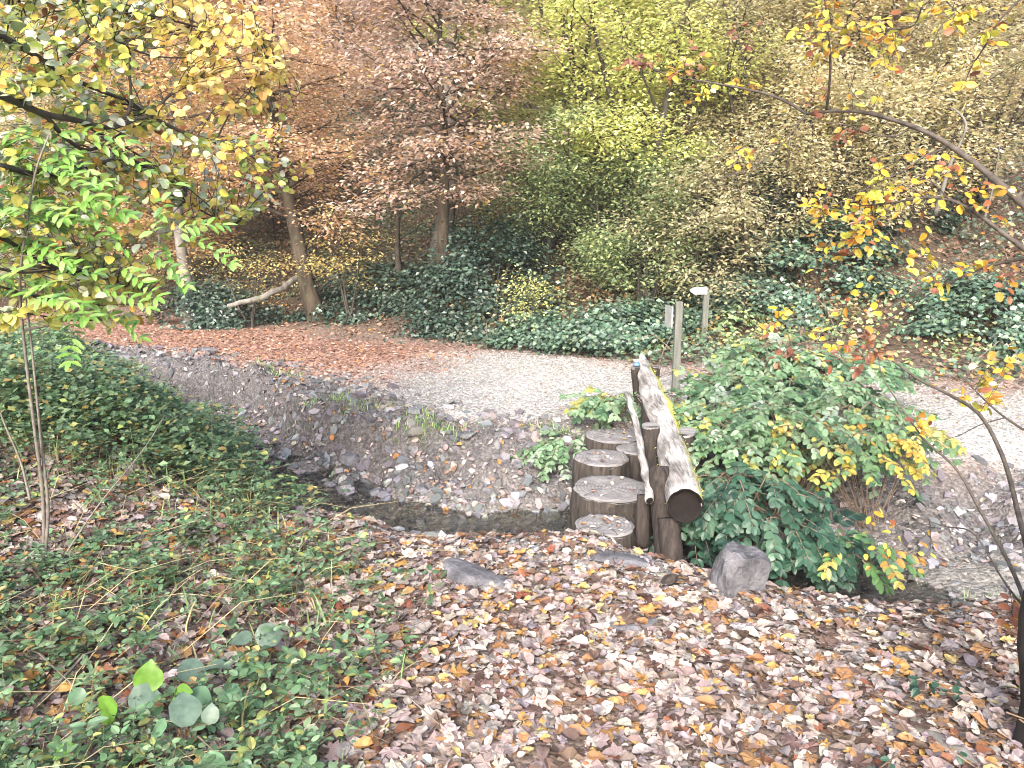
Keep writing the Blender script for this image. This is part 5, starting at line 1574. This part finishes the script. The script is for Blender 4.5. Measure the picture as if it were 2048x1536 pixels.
def pinnate(br, p, direction, L, npair, lsz, cols, rs):
    d = direction / np.linalg.norm(direction)
    cur = p.copy(); ln = [cur.copy()]
    for k in range(npair):
        d = d + np.array([0, 0, -.07]); d /= np.linalg.norm(d)
        cur = cur + d * L / npair; ln.append(cur.copy())
        side = np.cross(d, [0, 0, 1.0]); side /= np.linalg.norm(side) + 1e-9
        for sg in (-1, 1):
            c, _ = palette(1, cols, .1, rs)
            br.leaf(cur, np.array([0, -.45, .8]) + rs.randn(3) * .2, side * sg + d * .7 + rs.randn(3) * .1, lsz * rs.uniform(.85, 1.1), c[0])
    c, _ = palette(1, cols, .1, rs)
    br.leaf(cur, np.array([0, -.4, .8]), d, lsz, c[0])
    br.tw.tube(ln, np.linspace(.0018, .001, len(ln)), 3, False)
for (px, py, dx, dz) in [(rs.uniform(-30, 200), rs.uniform(260, 580), rs.choice([-1, 1]), rs.uniform(-.3, .3)) for _ in range(26)] + [(98, 270, -1, .1), (98, 270, 1, .2), (98, 272, .3, .5), (90, 300, -1, -.3), (95, 300, 1, -.25), (80, 330, 1, -.2), (70, 350, -1, 0), (60, 400, 1, -.1), (60, 410, -1, -.1), (50, 470, 1, -.2), (45, 480, -1, 0), (40, 560, 1, -.1), (40, 550, -1, -.2), (110, 640, .6, .3),
                         (345, 462, .8, .35), (345, 462, 1, -.3), (320, 475, .3, -.9), (300, 480, .4, .8), (290, 495, .8, -.5), (260, 515, -.3, .9), (240, 530, 1, -.5), (200, 570, -.5, .6), (170, 600, .8, -.4), (150, 620, 0, -.8), (60, 600, 1, .3), (45, 440, 1, .3), (20, 500, 1, .1), (0, 440, 1, .2), (0, 330, 1, .2), (10, 260, 1, -.1), (-20, 380, 1, 0), (-10, 560, 1, .15)]:
    pinnate(br, PD(px, py, dB - .2 + rs.uniform(-.1, .15)), np.array([dx, rs.uniform(-.5, .3), dz]), rs.uniform(.2, .3), 7, .062, ASH, rs)
br.finish('leaflet', 'lance')

# ---- right tree: trunk at the edge, arching branches across the upper right
rs = np.random.RandomState(11)
tb = GP(2075, 1500); tb[2] -= .05
root = empty('hornbeam_tree', tb, 'dark leaning tree at the right edge with a long branch arching over the scene', 'tree')
mb = MB()
dT = tb[1]
mb.tube(smooth_line([tb, PD(2092, 1400, dT), PD(2084, 1290, dT), PD(2092, 1200, dT), PD(2110, 1050, dT + .05), PD(2150, 800, dT + .15), PD(2130, 600, dT + .3)], 16), np.linspace(.065, .03, 16), 12, True, .22)
mb.build('trunk', M['bark_dark'], root, True)
br = Branchy(root, M['twig_grey'])
br.mat = M['branch_dark']
br.branch([PD(2130, 600, dT + .3), PD(2100, 460, 2.9), PD(2048, 410, 3.0), PD(1990, 360, 3.1), PD(1930, 312, 3.2), PD(1860, 268, 3.3), PD(1780, 238, 3.4), PD(1720, 224, 3.5), PD(1650, 223, 3.55), PD(1612, 228, 3.6)], .019, .006, True, 10)
br.branch([(1612, 228, 3.6), (1585, 210, 3.62), (1540, 190, 3.65), (1490, 178, 3.7), (1420, 165, 3.75), (1350, 153, 3.8), (1300, 135, 3.85), (1262, 112, 3.9), (1235, 88, 3.9)], .007, .002)
br.branch([(1653, 222, 3.55), (1658, 180, 3.5), (1661, 130, 3.45), (1656, 60, 3.4), (1648, -20, 3.35)], .006, .0035)
br.branch([(1612, 228, 3.6), (1590, 255, 3.55), (1560, 292, 3.5), (1530, 318, 3.5), (1480, 345, 3.5), (1437, 356, 3.5)], .005, .002)
br.branch([(1500, 180, 3.7), (1490, 140, 3.68), (1478, 80, 3.65), (1470, 30, 3.6)], .003, .0015)
br.branch([(1815, 260, 3.35), (1790, 272, 3.3), (1750, 270, 3.3), (1700, 252, 3.35), (1640, 243, 3.4)], .004, .0015)
br.branch([(1886, 298, 3.25), (1850, 312, 3.2), (1800, 345, 3.2), (1745, 370, 3.2), (1690, 400, 3.25), (1645, 420, 3.3)], .005, .0015)
br.branch([PD(2110, 560, 2.9), PD(2048, 498, 2.95), PD(2000, 462, 3.0), PD(1950, 425, 3.05), PD(1900, 400, 3.1), PD(1850, 395, 3.15), PD(1790, 405, 3.2), PD(1720, 412, 3.25)], .012, .003, True)
br.branch([(1785, 407, 3.2), (1755, 440, 3.15), (1728, 475, 3.15)], .004, .0015)
br.branch([(1850, 395, 3.15), (1820, 375, 3.15), (1760, 372, 3.2)], .003, .0012)
br.branch([(1900, 400, 3.1), (1870, 370, 3.1), (1840, 350, 3.1)], .003, .0012)
br.branch([PD(2120, 500, 2.9), PD(2048, 517, 3.0), PD(1980, 532, 3.1), PD(1910, 560, 3.2), PD(1840, 600, 3.3), PD(1770, 642, 3.4)], .007, .002, True)
br.branch([PD(2060, -20, 3.1), PD(2000, 40, 3.15), PD(1965, 100, 3.2), PD(1940, 140, 3.25), PD(1925, 180, 3.25)], .005, .002, True)
br.branch([PD(2110, 420, 3.0), PD(2090, 150, 3.1), PD(2060, -20, 3.1), PD(2040, -120, 3.1)], .014, .006, True)
br.branch([(1870, -30, 3.1), (1900, 10, 3.15), (1940, 38, 3.2), (1990, 55, 3.2)], .003, .0015)
br.branch([(1845, 10, 3.1), (1828, 50, 3.15), (1760, 60, 3.2), (1720, 70, 3.2)], .003, .0015)
# lower thin stems
br.branch([PD(2075, 1180, dT), PD(2040, 1040, 2.6), PD(2000, 900, 2.75), PD(1960, 830, 2.85), PD(1900, 790, 3.0), PD(1840, 760, 3.1), PD(1770, 712, 3.2), PD(1710, 690, 3.3), PD(1640, 686, 3.4), PD(1575, 692, 3.5)], .011, .0025, True)
br.branch([(1710, 690, 3.3), (1660, 670, 3.35), (1580, 652, 3.45), (1555, 640, 3.5)], .003, .0015)
br.branch([PD(2068, 1250, dT), PD(2010, 1110, 2.6), PD(1960, 1020, 2.7), PD(1910, 935, 2.8), PD(1850, 880, 2.9), PD(1800, 810, 3.0), PD(1762, 745, 3.1), PD(1757, 715, 3.15)], .009, .002, True)
br.branch([PD(2060, 1230, dT), PD(2000, 1150, 2.6), PD(1950, 1070, 2.7), PD(1880, 1050, 2.9), PD(1800, 1020, 3.0), PD(1720, 975, 3.1)], .005, .0015, True)
br.branch([(2048, 860, 2.8), (2010, 835, 2.85), (1980, 810, 2.9), (1920, 750, 3.0)], .005, .0015)
br.branch([(2010, 835, 2.85), (1960, 850, 2.9), (1920, 870, 2.95), (1890, 880, 3.0)], .003, .0012)
RB = [(5, (.62, .52, .07)), (4, (.5, .5, .09)), (4, (.72, .44, .05)), (3, (.6, .3, .05)), (2, (.3, .11, .05)), (1, (.6, .58, .4))]
DK = [(5, (.26, .11, .07)), (3, (.4, .2, .1)), (1, (.6, .35, .08))]
def clump(px, py, r, n, d, cols, nl=5, sz=.038):
    r *= 1.3
    for _ in range(int(n * 1.4 + .5)):
        a = rs.rand() * 6.28; q = math.sqrt(rs.rand()) * r
        br.twig_to(PD(px + math.cos(a) * q, py + math.sin(a) * q * .8, d + rs.uniform(-.15, .15)), rs, nl, sz, cols, maxd=.6, spreadv=.5, r=.0013)
for (px, py, r, n, d, c) in [(1810, 30, 70, 6, 3.15, RB), (1700, 20, 60, 6, 3.3, RB), (1630, 50, 45, 5, 3.4, RB), (1750, 90, 50, 5, 3.2, RB), (1850, 60, 45, 4, 3.2, RB), (1940, 40, 60, 4, 3.2, RB), (1990, 60, 40, 3, 3.2, RB), (1650, 90, 40, 4, 3.45, RB),
                             (1400, 150, 50, 4, 3.75, RB), (1250, 115, 35, 2, 3.9, DK), (1300, 120, 30, 2, 3.85, DK), (1370, 110, 25, 2, 3.8, DK), (1410, 200, 30, 2, 3.75, RB), (1500, 165, 30, 3, 3.7, RB), (1500, 60, 40, 3, 3.65, DK), (1620, 190, 30, 2, 3.55, DK), (1560, 270, 20, 1, 3.5, RB),
                             (1490, 290, 30, 2, 3.5, RB), (1700, 265, 20, 2, 3.35, DK), (1750, 165, 50, 3, 3.3, RB), (1960, 170, 30, 2, 3.2, RB),
                             (1700, 400, 60, 8, 3.2, RB), (1800, 345, 45, 6, 3.2, RB), (1860, 400, 50, 4, 3.15, RB), (1750, 450, 60, 8, 3.2, RB), (1690, 470, 50, 6, 3.3, RB), (1900, 330, 40, 4, 3.2, RB), (1980, 400, 40, 4, 3.0, RB), (1800, 490, 60, 5, 3.2, RB), (1700, 540, 60, 5, 3.3, RB), (1640, 430, 30, 3, 3.35, RB),
                             (1960, 520, 50, 3, 3.1, RB), (1850, 560, 40, 2, 3.2, RB), (1560, 650, 40, 3, 3.5, RB), (1650, 680, 40, 3, 3.4, RB), (1740, 690, 30, 4, 3.2, DK), (1560, 700, 40, 3, 3.5, DK), (1700, 720, 30, 2, 3.3, DK), (1790, 1080, 60, 3, 3.0, RB), (1960, 770, 50, 5, 2.9, RB), (2010, 720, 40, 4, 2.9, RB), (2020, 570, 20, 3, 3.0, DK), (1840, 860, 40, 2, 2.95, RB), (2020, 1240, 25, 3, 2.5, DK)]:
    clump(px, py, r, n, d, c)
br.finish('leaf', 'oval')

# ---- thin pale hazel stems among the herbs at the left and on the right slope
def stem_thing(name, pts, r0, r1, label, cat, mat='twig_grey'):
    L = smooth_line(PT(pts), 16)
    root = empty(name, L[0], label, cat)
    mb = MB(); mb.tube(L, np.linspace(r0, r1, 16), 6, True, .05); mb.build('stem', M[mat], root, True)
stem_thing('bare_stem', [(1870, 430, 9.6), (1900, 330, 9.4), (1930, 240, 9.3), (1905, 215, 9.3)], .03, .01, 'pale bent bare stem hooking left on the right slope', 'stem', 'bark_grey')
stem_thing('bare_stem', [(1965, 450, 9), (1985, 380, 8.9), (2000, 290, 8.8)], .014, .006, 'straight thin pale stem near the right edge', 'stem')
stem_thing('bare_stem', [(445, 1010, 4.6), (425, 880, 4.6), (432, 700, 4.6)], .003, .0015, 'single dry upright stalk rising from the herbs', 'stem')
stem_thing('bare_stem', [(590, 1330, 3.0), (592, 1200, 3.0), (597, 1120, 3.0)], .003, .0015, 'dark stalk with ragged leaves beside the leafy path', 'stem', 'bark_dark')
# ------------------------------------------------------------------ haze box, added to wash out the distant trees
m, nt, out = mat_new('haze')
pv = nt.nodes.new('ShaderNodeVolumePrincipled')
pv.inputs['Color'].default_value = (.93, .95, .97, 1)
pv.inputs['Density'].default_value = .0014
nt.links.new(pv.outputs[0], out.inputs['Volume'])
mb = MB(); mb.box((0, 18, 17), 150, 125, 42)
tag(mb.build('haze', m), kind='stuff')
print('objects', len(bpy.data.objects), 'polys', sum(len(m.polygons) for m in bpy.data.meshes))
